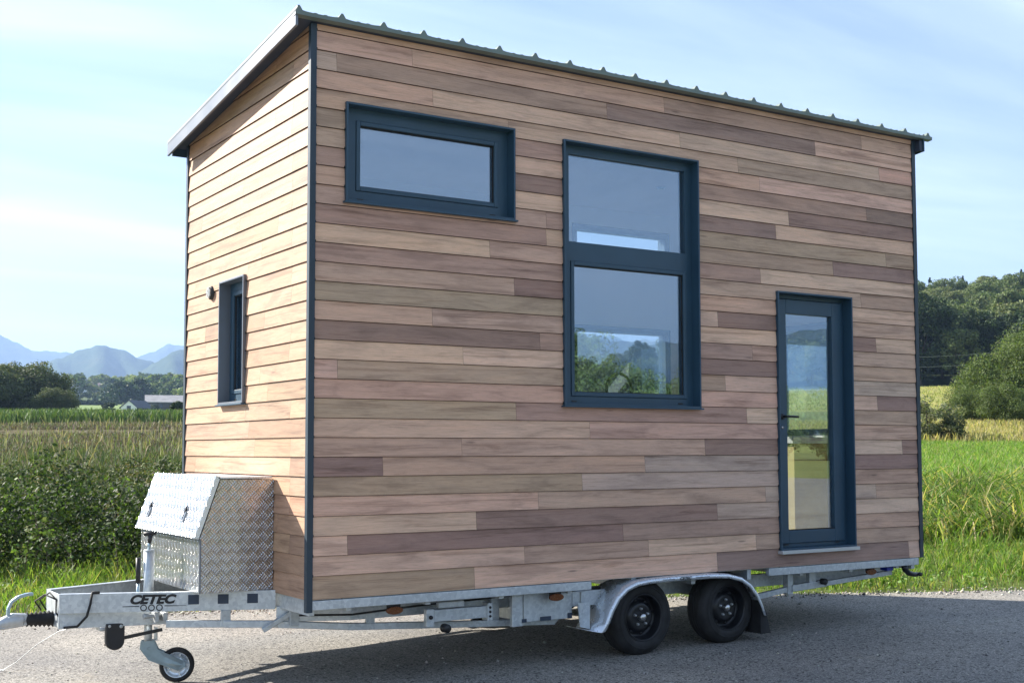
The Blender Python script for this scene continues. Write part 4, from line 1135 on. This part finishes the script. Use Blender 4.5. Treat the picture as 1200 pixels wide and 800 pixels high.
for t in (.528, .578, .628):
    c = on_bar(t, -.078, .0022); prev = None; n = 24
    ring = []
    for k in range(n):
        a_ = 2*PI*k/n; u = dr*math.cos(a_)+Vector((0, 0, 1))*math.sin(a_); ring.append((c+u*.0215, c+u*.0150))
    for k in range(n):
        p, q = ring[k], ring[(k+1) % n]; m.prism([tuple(p[0]), tuple(q[0]), tuple(q[1]), tuple(p[1])], tuple(dn*.0008))
m.build('three_rings_emblem', M['ink'], DRAW)

# lower truss chords with posts
for s in (0, 1):
    fy = (lambda y: y) if s == 0 else (lambda y: WID-y)
    m = MB(); P_ = [(-.64, .80, -.185), (-.30, .655, -.195), (.02, .52, -.205), (.45, .36, -.235), (1.2, .28, -.268), (2.03, .24, -.305), (2.17, .24, -.175), (2.62, .24, -.175)]
    for a, b in zip(P_, P_[1:]): m.beam((a[0]-.01, fy(a[1]), a[2]), (b[0]+.01, fy(b[1]), b[2]), .045, .044)
    for (x, y, za, zb) in ((-.30, .655, -.105, -.20), (.10, .46, -.07, -.215), (.60, .34, -.08, -.24), (1.55, .27, -.08, -.28)): m.box(x-.032, x+.032, fy(y)-.012, fy(y)+.012, zb, za)
    m.beam((-.10, fy(.50), -.235), (.16, fy(.46), -.085), .03, .035, (0, 1, 0))
    m.build('truss', M['galv'], HOUSE, .003)
    m = MB(); Q = [(3.55, .22, -.30), (3.95, .22, -.262), (4.40, .22, -.212)]
    for a, b in zip(Q, Q[1:]): m.beam((a[0], fy(a[1]), a[2]), (b[0], fy(b[1]), b[2]), .04, .045)
    m.box(4.36, 4.42, fy(.22)-.03, fy(.22)+.03, -.255, -.06)
    m.beam((4.40, fy(.20), -.205), (4.80, fy(.20), -.185), .05, .055); m.beam((4.78, fy(.18), -.185), (5.55, fy(.14), -.13), .045, .04); m.box(4.60, 4.68, fy(.2)-.02, fy(.2)+.02, -.17, -.08)
    m.beam((5.50, fy(.14), -.13), (5.58, fy(.14), -.06), .05, .03)
    m.build('rear_steady', M['galv'], HOUSE, .003)
m = MB(); m.lathe((4.74, .15, -.165), (0, -1, 0), [(.0, .02), (.026, .02), (.026, -.03)], 14); m.build('pivot_knob', M['black_plastic'], HOUSE)
# front steady with its foot
m = MB(); m.box(.90, .96, .09, .13, -.245, -.125); m.box(.965, 1.40, .10, .15, -.215, -.135); m.box(1.38, 1.42, .085, .165, -.235, -.115); m.box(1.00, 1.20, .10, .14, -.125, -.085)
st = m.build('front_steady', M['galv'], HOUSE, .003)
m = MB(); m.lathe((1.05, .08, -.262), (0, -1, 0), [(0, .02), (.026, .02), (.03, .01), (.03, -.04)], 18); m.lathe((.93, .085, -.18), (0, -1, 0), [(0, .012), (.012, .012), (.014, 0)], 10)
m.build('foot', M['black_plastic'], st)
m = MB()
for z in (-.145, -.175, -.205): m.lathe((1.40, .084, z), (0, -1, 0), [(0, .004), (.009, .004), (.010, 0)], 10)
m.build('bolt', M['black_metal'], st)
# metal locker under the floor
m = MB(); m.box(1.70, 2.12, .12, .50, -.275, -.075); m.box(1.60, 1.69, .115, .15, -.30, -.075)
lk = m.build('under_floor_locker', M['galv'], HOUSE, .004)
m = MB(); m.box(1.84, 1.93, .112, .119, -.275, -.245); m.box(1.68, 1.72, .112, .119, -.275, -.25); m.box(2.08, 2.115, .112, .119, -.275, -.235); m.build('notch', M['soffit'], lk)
m = MB(); m.box(2.13, 2.60, .13, .17, -.195, -.085); m.box(2.20, 2.24, .12, .129, -.19, -.09); m.box(2.38, 2.42, .12, .129, -.19, -.09); m.build('outrigger', M['galv'], HOUSE, .003)
# side marker reflectors
for (x, z) in ((.635, -.108), (1.93, -.105), (5.20, -.10)):
    m = MB(); n = 24
    m.prism([(x+.062*math.cos(2*PI*k/n), .035, z+.026*math.sin(2*PI*k/n)) for k in range(n)], (0, .018, 0)); mk = m.build('side_marker', M['amber'], HOUSE, .004)
    m = MB(); m.box(x-.05, x+.05, .054, .064, z+.0, z+.05); m.build('bracket', M['black_plastic'], mk)
m = MB(); m.box(5.42, 5.50, .06, .14, -.105, -.07); m.build('blue_clamp', M['blue_plastic'], HOUSE, .004)
m = MB(); m.tube([(5.60, .03, -.06), (5.615, .03, -.10), (5.66, .03, -.135), (5.73, .03, -.150), (5.80, .03, -.150)], [.026, .028, .024, .02, .017], 12); m.lathe((5.79, .01, -.150), (0, -1, 0), [(.0, .01), (.016, .01), (.018, -.01)], 12); m.build('tow_hook', M['black_metal'], HOUSE)
# cables under the floor
m = MB(); m.tube([(.05, .25, -.12), (.4, .2, -.135), (.9, .2, -.11), (1.3, .2, -.10), (1.8, .16, -.078), (2.4, .15, -.075)], .007, 8); m.build('wiring', M['rubber'], HOUSE)
# axles
for x, z in ((2.71, -.303), (3.555, -.29)):
    m = MB(); m.tube([(x+.12, .24, z+.08), (x+.12, WID-.24, z+.08)], .045, 12); m.beam((x+.12, .21, z+.08), (x, .21, z), .03, .07, (0, 1, 0)); m.beam((x+.12, WID-.21, z+.08), (x, WID-.21, z), .03, .07, (0, 1, 0)); m.box(x-.06, x+.3, .22, .42, -.20, -.09); m.box(x-.06, x+.3, WID-.42, WID-.22, -.20, -.09)
    m.build('axle', M['galv'], HOUSE, .003)
# wheels
def wheel(x, y, z, s, R):
    root = empty('wheel', (x, y, z), HOUSE); ax = (0, -s, 0)
    k = R/.282
    m = MB(); T = [(.165, -.02), (.172, .004), (.185, .012), (.215, .016), (.245, .010), (.262, -.004), (.274, -.020), (.279, -.034), (.282, -.060), (.282, -.065), (.276, -.067), (.276, -.072), (.282, -.074), (.282, -.090), (.276, -.092), (.276, -.098), (.282, -.1), (.282, -.120), (.276, -.122), (.276, -.127), (.282, -.129), (.279, -.155), (.270, -.175), (.245, -.19), (.17, -.185), (.165, -.16)]
    m.lathe((x, y, z), ax, [(a*k, b) for a, b in T], 56)
    m.lathe((x, y, z), ax, [(.222*k, .0165), (.224*k, .019), (.228*k, .019), (.230*k, .0155)], 56)
    m.build('tyre', M['rubber'], root)
    m = MB(); m.lathe((x, y, z), ax, [(.176, .002), (.174, .010), (.168, .010), (.162, .0), (.158, -.030), (.150, -.045), (.148, -.075), (.120, -.060), (.105, -.030), (.085, -.024), (.060, -.030), (.040, -.030), (.001, -.030)], 48)
    for q in range(8):
        a = 2*PI*q/8+.2; c = Vector((x+math.cos(a)*.125, y-s*(-.060), z+math.sin(a)*.125)); m.lathe(c, ax, [(.0, .008), (.013, .006), (.016, -.01)], 10)
    m.build('rim', M['black_metal'], root)
    m = MB(); m.lathe((x, y, z), ax, [(.001, .012), (.022, .010), (.030, .002), (.032, -.030)], 24); m.build('hub_cap', M['chrome'], root)
    for q in range(5):
        m = MB(); a = 2*PI*q/5+.35; c = Vector((x+math.cos(a)*.062, y+s*.030, z+math.sin(a)*.062)); m.lathe(c, ax, [(.001, .022), (.008, .020), (.010, .012), (.011, 0)], 8)
        m.build('wheel_bolt', M['cast'], root)
for x, z, R in ((2.71, -.303, .285), (3.555, -.290, .280)):
    wheel(x, .035, z, 1, R); wheel(x, WID-.035, z, -1, R)
# twin mudguards
FP = [(2.145, -.345), (2.235, -.365), (2.275, -.30), (2.315, -.215), (2.375, -.125), (2.46, -.058), (2.56, -.022), (2.68, -.008), (2.95, -.002), (3.30, -.003), (3.46, -.012), (3.60, -.045), (3.70, -.105), (3.775, -.19), (3.825, -.28), (3.855, -.36)]
for s in (1, -1):
    Y = (lambda y: y) if s == 1 else (lambda y: WID-y)
    m = MB()
    for i, (a, b) in enumerate(zip(FP, FP[1:])):
        m.face([(a[0], Y(-.075), a[1]), (b[0], Y(-.075), b[1]), (b[0], Y(.235), b[1]), (a[0], Y(.235), a[1])], smooth=True)
    cx, cz = 3.09, -.42
    def inn(p, k):
        d = Vector((p[0]-min(max(p[0], 2.668), 3.515), p[1]+.30)); d = d.normalized() if d.length > 1e-6 else Vector((0, 1)); return (p[0]-d.x*k, p[1]-d.y*k)
    lip = FP[1:]
    for a, b in zip(lip, lip[1:]):
        a1, b1 = inn(a, .012), inn(b, .012); a2, b2 = inn(a, .034), inn(b, .034)
        m.face([(a[0], Y(-.075), a[1]), (b[0], Y(-.075), b[1]), (b1[0], Y(-.088), b1[1]), (a1[0], Y(-.088), a1[1])], smooth=True)
        m.face([(a1[0], Y(-.088), a1[1]), (b1[0], Y(-.088), b1[1]), (b2[0], Y(-.086), b2[1]), (a2[0], Y(-.086), a2[1])], smooth=True)
    fd = m.build('mudguard', M['fender'], HOUSE, weld=True)
    so = fd.modifiers.new('solid', 'SOLIDIFY'); so.thickness = .003; so.offset = -1
    m = MB(); m.prism([(3.80, Y(-.07), -.24), (3.865, Y(-.07), -.34), (3.905, Y(-.07), -.50), (3.80, Y(-.07), -.50)], (0, s*.24, 0)); m.build('mud_flap', M['rubber'], fd)
    m = MB(); m.prism([(2.13, Y(.06), -.16), (2.24, Y(.06), -.165), (2.235, Y(.06), -.355), (2.15, Y(.06), -.335)], (0, s*.01, 0)); m.build('stay', M['galv'], fd)
    if s == 1:
        text_mesh('lettering', 'CETEC', .030, M['ink'], fd, (3.02, -.0905, -.030), (1, 0, 0), (0, -1, 0), .28, .001, .0005, 1.25)
        m = MB(); m.box(2.80, 2.92, -.0895, -.0885, -.022, -.018); m.box(3.12, 3.26, -.0895, -.0885, -.022, -.018); m.build('decal_line', M['ink'], fd)
    # white marker strips under the guard
m = MB(); m.box(2.78, 2.86, .10, .12, -.075, -.06); m.box(2.93, 3.02, .10, .12, -.07, -.055); m.build('guard_stay', M['cast'], HOUSE)

# hitch ------------------------------------------------------------------
m = MB()
m.prism([(-1.27, 1.075, -.205), (-.60, .93, -.205), (-.60, .93, -.107), (-1.27, 1.075, -.107)], (0, .006, 0)); m.prism([(-1.27, 1.425, -.205), (-.60, 1.57, -.205), (-.60, 1.57, -.107), (-1.27, 1.425, -.107)], (0, -.006, 0))
m.box(-1.268, -1.262, 1.07, 1.43, -.20, .018); m.box(-1.26, -.62, 1.10, 1.40, -.205, -.199)
m.build('nose_plate', M['galv'], HOUSE, .002)
m = MB(); m.box(-1.25, -.98, 1.19, 1.31, -.215, -.09); m.box(-1.0, -.62, 1.10, 1.20, -.215, -.115); m.box(-1.02, -.94, 1.02, 1.14, -.235, -.205); m.build('overrun_housing', M['cast'], HOUSE, .01)
m = MB(); prof = []
for k in range(7):
    x = k/7*.19; prof += [(.056-.010*k/7, x), (.040-.008*k/7, x+.0135)]
prof.append((.045, .19)); prof = [(.0, -.0)]+prof+[(.0, .19)]
m.lathe((-1.265, 1.25, -.155), (-1, 0, .02), prof, 28); m.build('rubber_bellows', M['rubber'], HOUSE)
m = MB()
m.tube([(-1.44, 1.25, -.15), (-1.50, 1.25, -.152), (-1.545, 1.25, -.158), (-1.585, 1.25, -.170), (-1.615, 1.25, -.182)], [.042, .048, .046, .040, .026], 16)
m.prism([(-1.43, 1.215, -.185), (-1.60, 1.215, -.205), (-1.625, 1.215, -.195), (-1.59, 1.215, -.150), (-1.52, 1.215, -.105), (-1.43, 1.215, -.112)], (0, .07, 0))
m.lathe((-1.50, 1.212, -.15), (0, -1, 0), [(0, .008), (.012, .008), (.014, 0)], 12)
cp = m.build('coupling_head', M['cast'], HOUSE, .008)
m = MB(); H_ = [(-1.545, 1.25, -.118), (-1.545, 1.25, -.075), (-1.525, 1.25, -.030), (-1.485, 1.25, -.002), (-1.43, 1.25, .012), (-1.395, 1.25, .012)]
for a, b in zip(H_, H_[1:]): m.beam((a[0], a[1], a[2]), (b[0]+(b[0]-a[0])*.04, b[1], b[2]+(b[2]-a[2])*.04), .034, .020, (0, 1, 0) if False else (0, 0, 1) if abs(b[0]-a[0]) > .01 else (1, 0, 0))
m.build('hitch_lever', M['zinc'], cp, .004)
# jockey wheel
JX, JY = -.665, 1.16
jr = empty('jockey_wheel', (JX, JY, GZ), HOUSE)
m = MB(); m.tube([(JX, JY, .265), (JX, JY, -.20)], .034, 20); m.tube([(JX, JY, .265), (JX, JY, .275)], [.037, .03], 20); m.tube([(JX+.002, JY, -.19), (JX+.004, JY, -.37)], .026, 20); m.build('tube', M['galv'], jr)
m = MB(); m.tube([(JX, JY, .275), (JX, JY, .325)], .010, 10); m.build('spindle', M['zinc'], jr)
m = MB(); m.tube([(JX, JY, .318), (JX+.01, JY, .375)], [.014, .017], 12); m.tube([(JX-.035, JY+.01, .378), (JX+.045, JY-.01, .385)], .014, 12); m.build('crank_grip', M['black_plastic'], jr)
m = MB(); m.tube([(JX-.062, JY+.03, .22), (JX-.062, JY+.03, .05)], .017, 12); m.build('handbrake_grip', M['black_plastic'], HOUSE); 
m = MB(); m.tube([(JX-.062, JY+.03, .05), (JX-.062, JY+.03, -.11)], .011, 10); m.build('handbrake_lever', M['zinc'], HOUSE)
m = MB(); m.box(JX-.05, JX+.05, JY-.055, JY+.05, -.185, -.115); m.box(JX+.05, JX+.06, JY-.03, JY+.03, -.34, -.25); m.build('clamp', M['galv'], jr, .004)
m = MB(); m.tube([(JX-.12, JY-.30, -.135), (JX-.07, JY-.29, -.137)], [.02, .014], 12); m.tube([(JX-.07, JY-.29, -.137), (JX+.02, JY-.26, -.140)], .012, 10); m.box(JX-.045, JX-.02, JY-.32, JY-.20, -.18, -.112); m.box(JX+.01, JX+.04, JY-.31, JY-.12, -.175, -.12); m.build('clamp_handle', M['cast'], jr, .004)
WC = Vector((-.462, 1.16, -.517)); wa = Vector((-math.sin(math.radians(20)), -math.cos(math.radians(20)), 0))
hd = Vector((-wa.y, wa.x, 0));  hd = hd if hd.x > 0 else -hd
m = MB()
for sg in (1, -1):
    o = wa*.036*sg
    pts = [Vector((JX-.045, JY, -.335)), Vector((JX+.045, JY, -.335)), Vector((JX+.075, JY, -.40)), WC+hd*.055+Vector((0, 0, .028)), WC+hd*.062+Vector((0, 0, -.008)), WC+hd*.01+Vector((0, 0, -.035)), Vector((JX+.01, JY, -.465)), Vector((JX-.05, JY, -.385))]
    m.prism([tuple(p+o) for p in pts], tuple(wa*.005*sg))
m.tube([tuple(WC+wa*.046), tuple(WC-wa*.046)], .010, 10); m.tube([(JX, JY-.045, -.385), (JX, JY-.05, -.385)], .012, 10)
m.build('fork', M['zinc'], jr, .002)
m = MB(); m.lathe(WC, wa, [(.085, .018), (.095, .024), (.110, .020), (.118, .008), (.118, -.008), (.110, -.020), (.095, -.024), (.085, -.018)], 44); m.build('tyre', M['rubber'], jr)
m = MB(); m.lathe(WC, wa, [(.088, .018), (.084, .020), (.078, .012), (.074, .004), (.040, .002), (.030, .014), (.022, .024), (.001, .024)], 40)
m.lathe(WC, wa, [(.088, -.018), (.078, -.012), (.074, -.004), (.03, -.004), (.022, -.02), (.001, -.02)], 40)
for k in range(5):
    a = 2*PI*k/5; d = hd*math.cos(a)+Vector((0, 0, 1))*math.sin(a); m.beam(tuple(WC+d*.026+wa*.008), tuple(WC+d*.078+wa*.010), .010, .010)
m.build('rim', M['fender'], jr)
# black rounded cover hanging under the drawbar
m = MB(); n = 16; pts = [(-.985, -.185), (-.865, -.185), (-.865, -.30)]+[(-.925+.06*math.cos(PI*k/n), -.30-.058*math.sin(PI*k/n)) for k in range(1, n)]+[(-.985, -.30)]
m.prism([(p[0], .99, p[1]) for p in pts], (0, .05, 0)); cov = m.build('black_plug_cover', M['black_plastic'], HOUSE, .006)
m = MB(); m.lathe((-.89, .988, -.205), (0, -1, 0), [(0, .005), (.010, .004), (.012, 0)], 12); m.lathe((-.965, .988, -.20), (0, -1, 0), [(0, .005), (.008, .004), (.010, 0)], 12); m.build('screw', M['cast'], cov)
m = MB(); m.beam((-.86, 1.02, -.285), (-.62, .98, -.245), .012, .022); m.build('linkage_rod', M['black_metal'], HOUSE)
# hose loop and breakaway cable
m = MB(); m.tube([(-1.08, .975, .030), (-1.09, .955, .022), (-1.10, .95, -.04), (-1.12, .955, -.12), (-1.17, .99, -.185), (-1.24, 1.05, -.195)], .0085, 8); m.tube([(-1.09, .96, .028), (-1.04, .965, .026)], .010, 8); m.build('hose_loop', M['rubber'], HOUSE)
m = MB()
for k, (dx, dz) in enumerate(((0, 0), (-.03, -.01))):
    m.tube([(-1.30+dx, 1.30, -.10), (-1.345+dx, 1.28, -.03+dz), (-1.30+dx, 1.2, .02+dz), (-1.275, 1.12, -.02), (-1.28, 1.10, -.10), (-1.24, 1.1, -.17), (-1.15, 1.12, -.20)], .0055, 8)
m.build('brake_cable', M['rubber'], HOUSE)
m = MB(); gz = float(plane_z(-1.34, 2.35))+.012
m.tube([(-1.0, 1.18, -.20), (-1.10, 1.24, -.215), (-1.18, 1.45, -.27), (-1.25, 1.80, -.40), (-1.31, 2.15, -.56), (-1.36, 2.38, gz), (-1.42, 2.45, gz), (-1.47, 2.38, gz+.004), (-1.42, 2.30, gz), (-1.36, 2.34, gz+.006), (-1.39, 2.46, gz), (-1.50, 2.46, gz)], .0026, 6)
m.build('breakaway_wire', M['cast'], HOUSE)

# aluminium storage box ----------------------------------------------------
BY0, BY1 = .57, 1.90
def tp(mb, pts, uv): mb.face(pts, 0, uv)
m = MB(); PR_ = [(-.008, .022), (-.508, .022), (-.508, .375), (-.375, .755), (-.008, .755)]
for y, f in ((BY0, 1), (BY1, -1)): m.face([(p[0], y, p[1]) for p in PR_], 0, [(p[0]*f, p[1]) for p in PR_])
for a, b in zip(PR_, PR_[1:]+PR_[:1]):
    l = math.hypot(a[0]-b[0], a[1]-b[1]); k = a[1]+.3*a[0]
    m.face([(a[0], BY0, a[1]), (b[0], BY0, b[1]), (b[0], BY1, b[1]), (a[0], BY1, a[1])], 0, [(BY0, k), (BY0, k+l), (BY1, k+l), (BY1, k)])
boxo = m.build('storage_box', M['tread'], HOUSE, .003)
m = MB()
m.box(-.5115, -.5085, BY0+.0, BY0+.012, .022, .372); m.box(-.5115, -.5085, BY0+.0125, BY1, .360, .372); m.box(-.5115, -.500, BY0-.003, BY0-.0005, .022, .372)
m.build('edge_strip', M['edge_metal'], boxo)
m = MB(); A_, B_ = Vector((-.518, 0, .383)), Vector((-.380, 0, .772)); dd = (B_-A_).normalized(); nn = Vector((-dd.z, 0, dd.x))
q = [A_-dd*.012, B_+dd*.0, B_+nn*.030, A_-dd*.012+nn*.030]
y0, y1 = BY0-.012, BY1+.012
uvl = (B_-A_).length
P4 = [(p.x, p.z) for p in q]
m.face([(p[0], y0, p[1]) for p in P4], 1); m.face([(p[0], y1, p[1]) for p in P4], 1)
m.face([(P4[3][0], y0, P4[3][1]), (P4[2][0], y0, P4[2][1]), (P4[2][0], y1, P4[2][1]), (P4[3][0], y1, P4[3][1])], 0, [(y0, 0), (y0, uvl), (y1, uvl), (y1, 0)])
for i in (0, 1, 3):
    a, b = P4[i], P4[(i+1) % 4]
    m.face([(a[0], y0, a[1]), (b[0], y0, b[1]), (b[0], y1, b[1]), (a[0], y1, a[1])], 1 if i != 1 else 1)
m.box(-.395, -.02, y0, y1, .760, .772, 1)
m.build('lid', [M['tread'], M['fender']], boxo, .002)
for y in (.90, 1.70):
    c = A_+dd*.13+nn*.031; c.y = y
    m = MB(); sd = Vector((0, 1, 0))
    def pl(cu, cv, hu, hv, t0, t1): 
        C = [c+dd*(cu+a*hu)+sd*(cv+b*hv) for a, b in ((-1, -1), (1, -1), (1, 1), (-1, 1))]
        m.prism([tuple(p+nn*t0) for p in C], tuple(nn*(t1-t0)))
    pl(0, 0, .050, .026, 0, .003); pl(-.012, .018, .034, .004, .003, .009); pl(-.012, -.018, .034, .004, .003, .009); pl(-.044, 0, .004, .022, .003, .009)
    lt = m.build('latch', M['chrome'], boxo, .001)
    m = MB(); pl(.030, 0, .012, .015, .003, .014); pl(.052, .004, .010, .008, .003, .010); pl(-.01, 0, .014, .008, .003, .007); m.build('catch', M['black_metal'], lt, .001)

# ------------------------------------------------------------------ inside the house
kc = empty('kitchen_counter', (2.6, .44, .12)); tag(kc, 'kitchen counter with a white worktop under the tall two light window', 'counter')
m = MB(); m.box(1.95, 3.35, .16, .72, .13, 1.10); m.build('cabinet', M['plywood'], kc); m = MB(); m.box(1.93, 3.37, .145, .75, 1.102, 1.135); m.build('worktop', M['counter_white'], kc, .003)
m = MB(); m.tube([(2.79, .58, 1.135), (2.79, .58, 1.40)]+[(2.79+.125-.125*math.cos(a), .58, 1.43+.125*math.sin(a)) for a in np.linspace(0, PI, 12)]+[(3.04, .58, 1.36)], .012, 12); m.tube([(2.70, .58, 1.135), (2.70, .58, 1.36), (2.735, .57, 1.40)], .010, 10); m.lathe((2.79, .58, 1.135), (0, 0, 1), [(.035, 0), (.035, .01), (.02, .03), (.015, .03)], 20)
m.build('faucet', M['black_metal'], kc)
bn = empty('side_cabinet', (5.35, 1.3, .12)); tag(bn, 'low wooden cabinet with a thick white top seen through the glazed door', 'cabinet')
m = MB(); m.box(5.22, 5.65, .95, 2.3, .125, 1.00); m.build('cabinet', M['plywood'], bn); m = MB(); m.box(5.19, 5.65, .93, 2.32, 1.002, 1.06); m.build('top', M['counter_white'], bn, .003)

# ------------------------------------------------------------------ air, sun, sky, camera
def haze():
    m = bpy.data.materials.new('air'); m.use_nodes = True; nt = m.node_tree; nt.nodes.clear()
    out = nt.nodes.new('ShaderNodeOutputMaterial'); v = nt.nodes.new('ShaderNodeVolumePrincipled')
    v.inputs['Color'].default_value = (.42, .62, 1.0, 1); v.inputs['Density'].default_value = 1.4e-4; v.inputs['Anisotropy'].default_value = .2
    nt.links.new(v.outputs[0], out.inputs['Volume'])
    mb = MB(); mb.box(-9900, 9900, -9900, 9900, -4, 860); o = mb.build('haze', m); tag(o, kind='stuff', label='thin bluish haze lying over the fields and mountains')
haze()

sl = bpy.data.lights.new('sun', 'SUN'); sl.energy = 5.0; sl.angle = math.radians(.53); sl.color = (1, .93, .82)
so = bpy.data.objects.new('sun', sl); COL.objects.link(so); so.rotation_euler = SUN.to_track_quat('Z', 'Y').to_euler(); so.location = (-20, 30, 30)

w = bpy.data.worlds.new('World'); scene.world = w; w.use_nodes = True; nt = w.node_tree; nt.nodes.clear()
out = nt.nodes.new('ShaderNodeOutputWorld'); bg = nt.nodes.new('ShaderNodeBackground'); bg.inputs[1].default_value = .056
sky = nt.nodes.new('ShaderNodeTexSky'); sky.sky_type = 'NISHITA'; sky.sun_disc = False
sky.sun_elevation = math.asin(SUN.z); sky.sun_rotation = math.atan2(SUN.x, SUN.y); sky.altitude = 100; sky.air_density = 1.; sky.dust_density = .45; sky.ozone_density = 1.1
tc = nt.nodes.new('ShaderNodeTexCoord'); sx = nt.nodes.new('ShaderNodeSeparateXYZ'); nt.links.new(tc.outputs['Generated'], sx.inputs[0])
zz = math_(nt, 'MAXIMUM', math_(nt, 'ADD', sx.outputs[2], .06), .04)
cb = nt.nodes.new('ShaderNodeCombineXYZ')
nt.links.new(math_(nt, 'DIVIDE', sx.outputs[0], zz), cb.inputs[0]); nt.links.new(math_(nt, 'DIVIDE', sx.outputs[1], zz), cb.inputs[1])
mp = nt.nodes.new('ShaderNodeMapping'); mp.inputs['Rotation'].default_value = (0, 0, math.radians(52)); mp.inputs['Scale'].default_value = (.30, 1.1, 1); mp.inputs['Location'].default_value = (2.3, 1.9, 0)
nt.links.new(cb.outputs[0], mp.inputs[0])
n1 = noise(nt, mp.outputs[0], .62, 7, .52, .9); n2 = noise(nt, mp.outputs[0], 2.2, 6, .6, .4)
nn_ = math_(nt, 'ADD', math_(nt, 'MULTIPLY', n1, .75), math_(nt, 'MULTIPLY', n2, .25))
cm = ramp(nt, nn_, [(.36, (.05, .05, .05)), (.50, (.36, .36, .36)), (.66, (.85, .85, .85))])
# faint haze veil low over the horizon
veil = nt.nodes.new('ShaderNodeMapRange'); nt.links.new(sx.outputs[2], veil.inputs[0]); veil.inputs[1].default_value = 0; veil.inputs[2].default_value = .30; veil.inputs[3].default_value = .45; veil.inputs[4].default_value = 0
cc = mixc(nt, cm, sky.outputs[0], CLOUD)
cc = mixc(nt, 1., cc, (.95, .985, 1.05), 'MULTIPLY'); nt.links.new(cc, bg.inputs[0]); nt.links.new(bg.outputs[0], out.inputs[0])

cam = bpy.data.cameras.new('camera'); co = bpy.data.objects.new('camera', cam); COL.objects.link(co); scene.camera = co
cam.sensor_width = 36; cam.sensor_fit = 'HORIZONTAL'; cam.lens = 1457.157/1200*36; cam.shift_y = (437.587-400)/1200; cam.clip_start = .05; cam.clip_end = 30000
r = Vector((.84359075, -.53698384, -.00173241)); u = Vector((-.03136658, -.05249641, .99812838)); f = Vector((.53606976, .84195753, .06112883))
co.matrix_world = Matrix(((r.x, u.x, -f.x, EYE[0]), (r.y, u.y, -f.y, EYE[1]), (r.z, u.z, -f.z, EYE[2]), (0, 0, 0, 1)))

scene.view_settings.view_transform = 'Standard'; scene.view_settings.look = 'None'; scene.view_settings.gamma = 1; scene.view_settings.exposure = EXPO
scene.render.engine = 'CYCLES'; c = scene.cycles
c.use_denoising = True; c.max_bounces = 10; c.diffuse_bounces = 3; c.glossy_bounces = 4; c.transparent_max_bounces = 16; c.transmission_bounces = 4; c.volume_bounces = 0
c.sample_clamp_indirect = 6
for o in scene.objects:
    if '_w' in o: del o['_w']
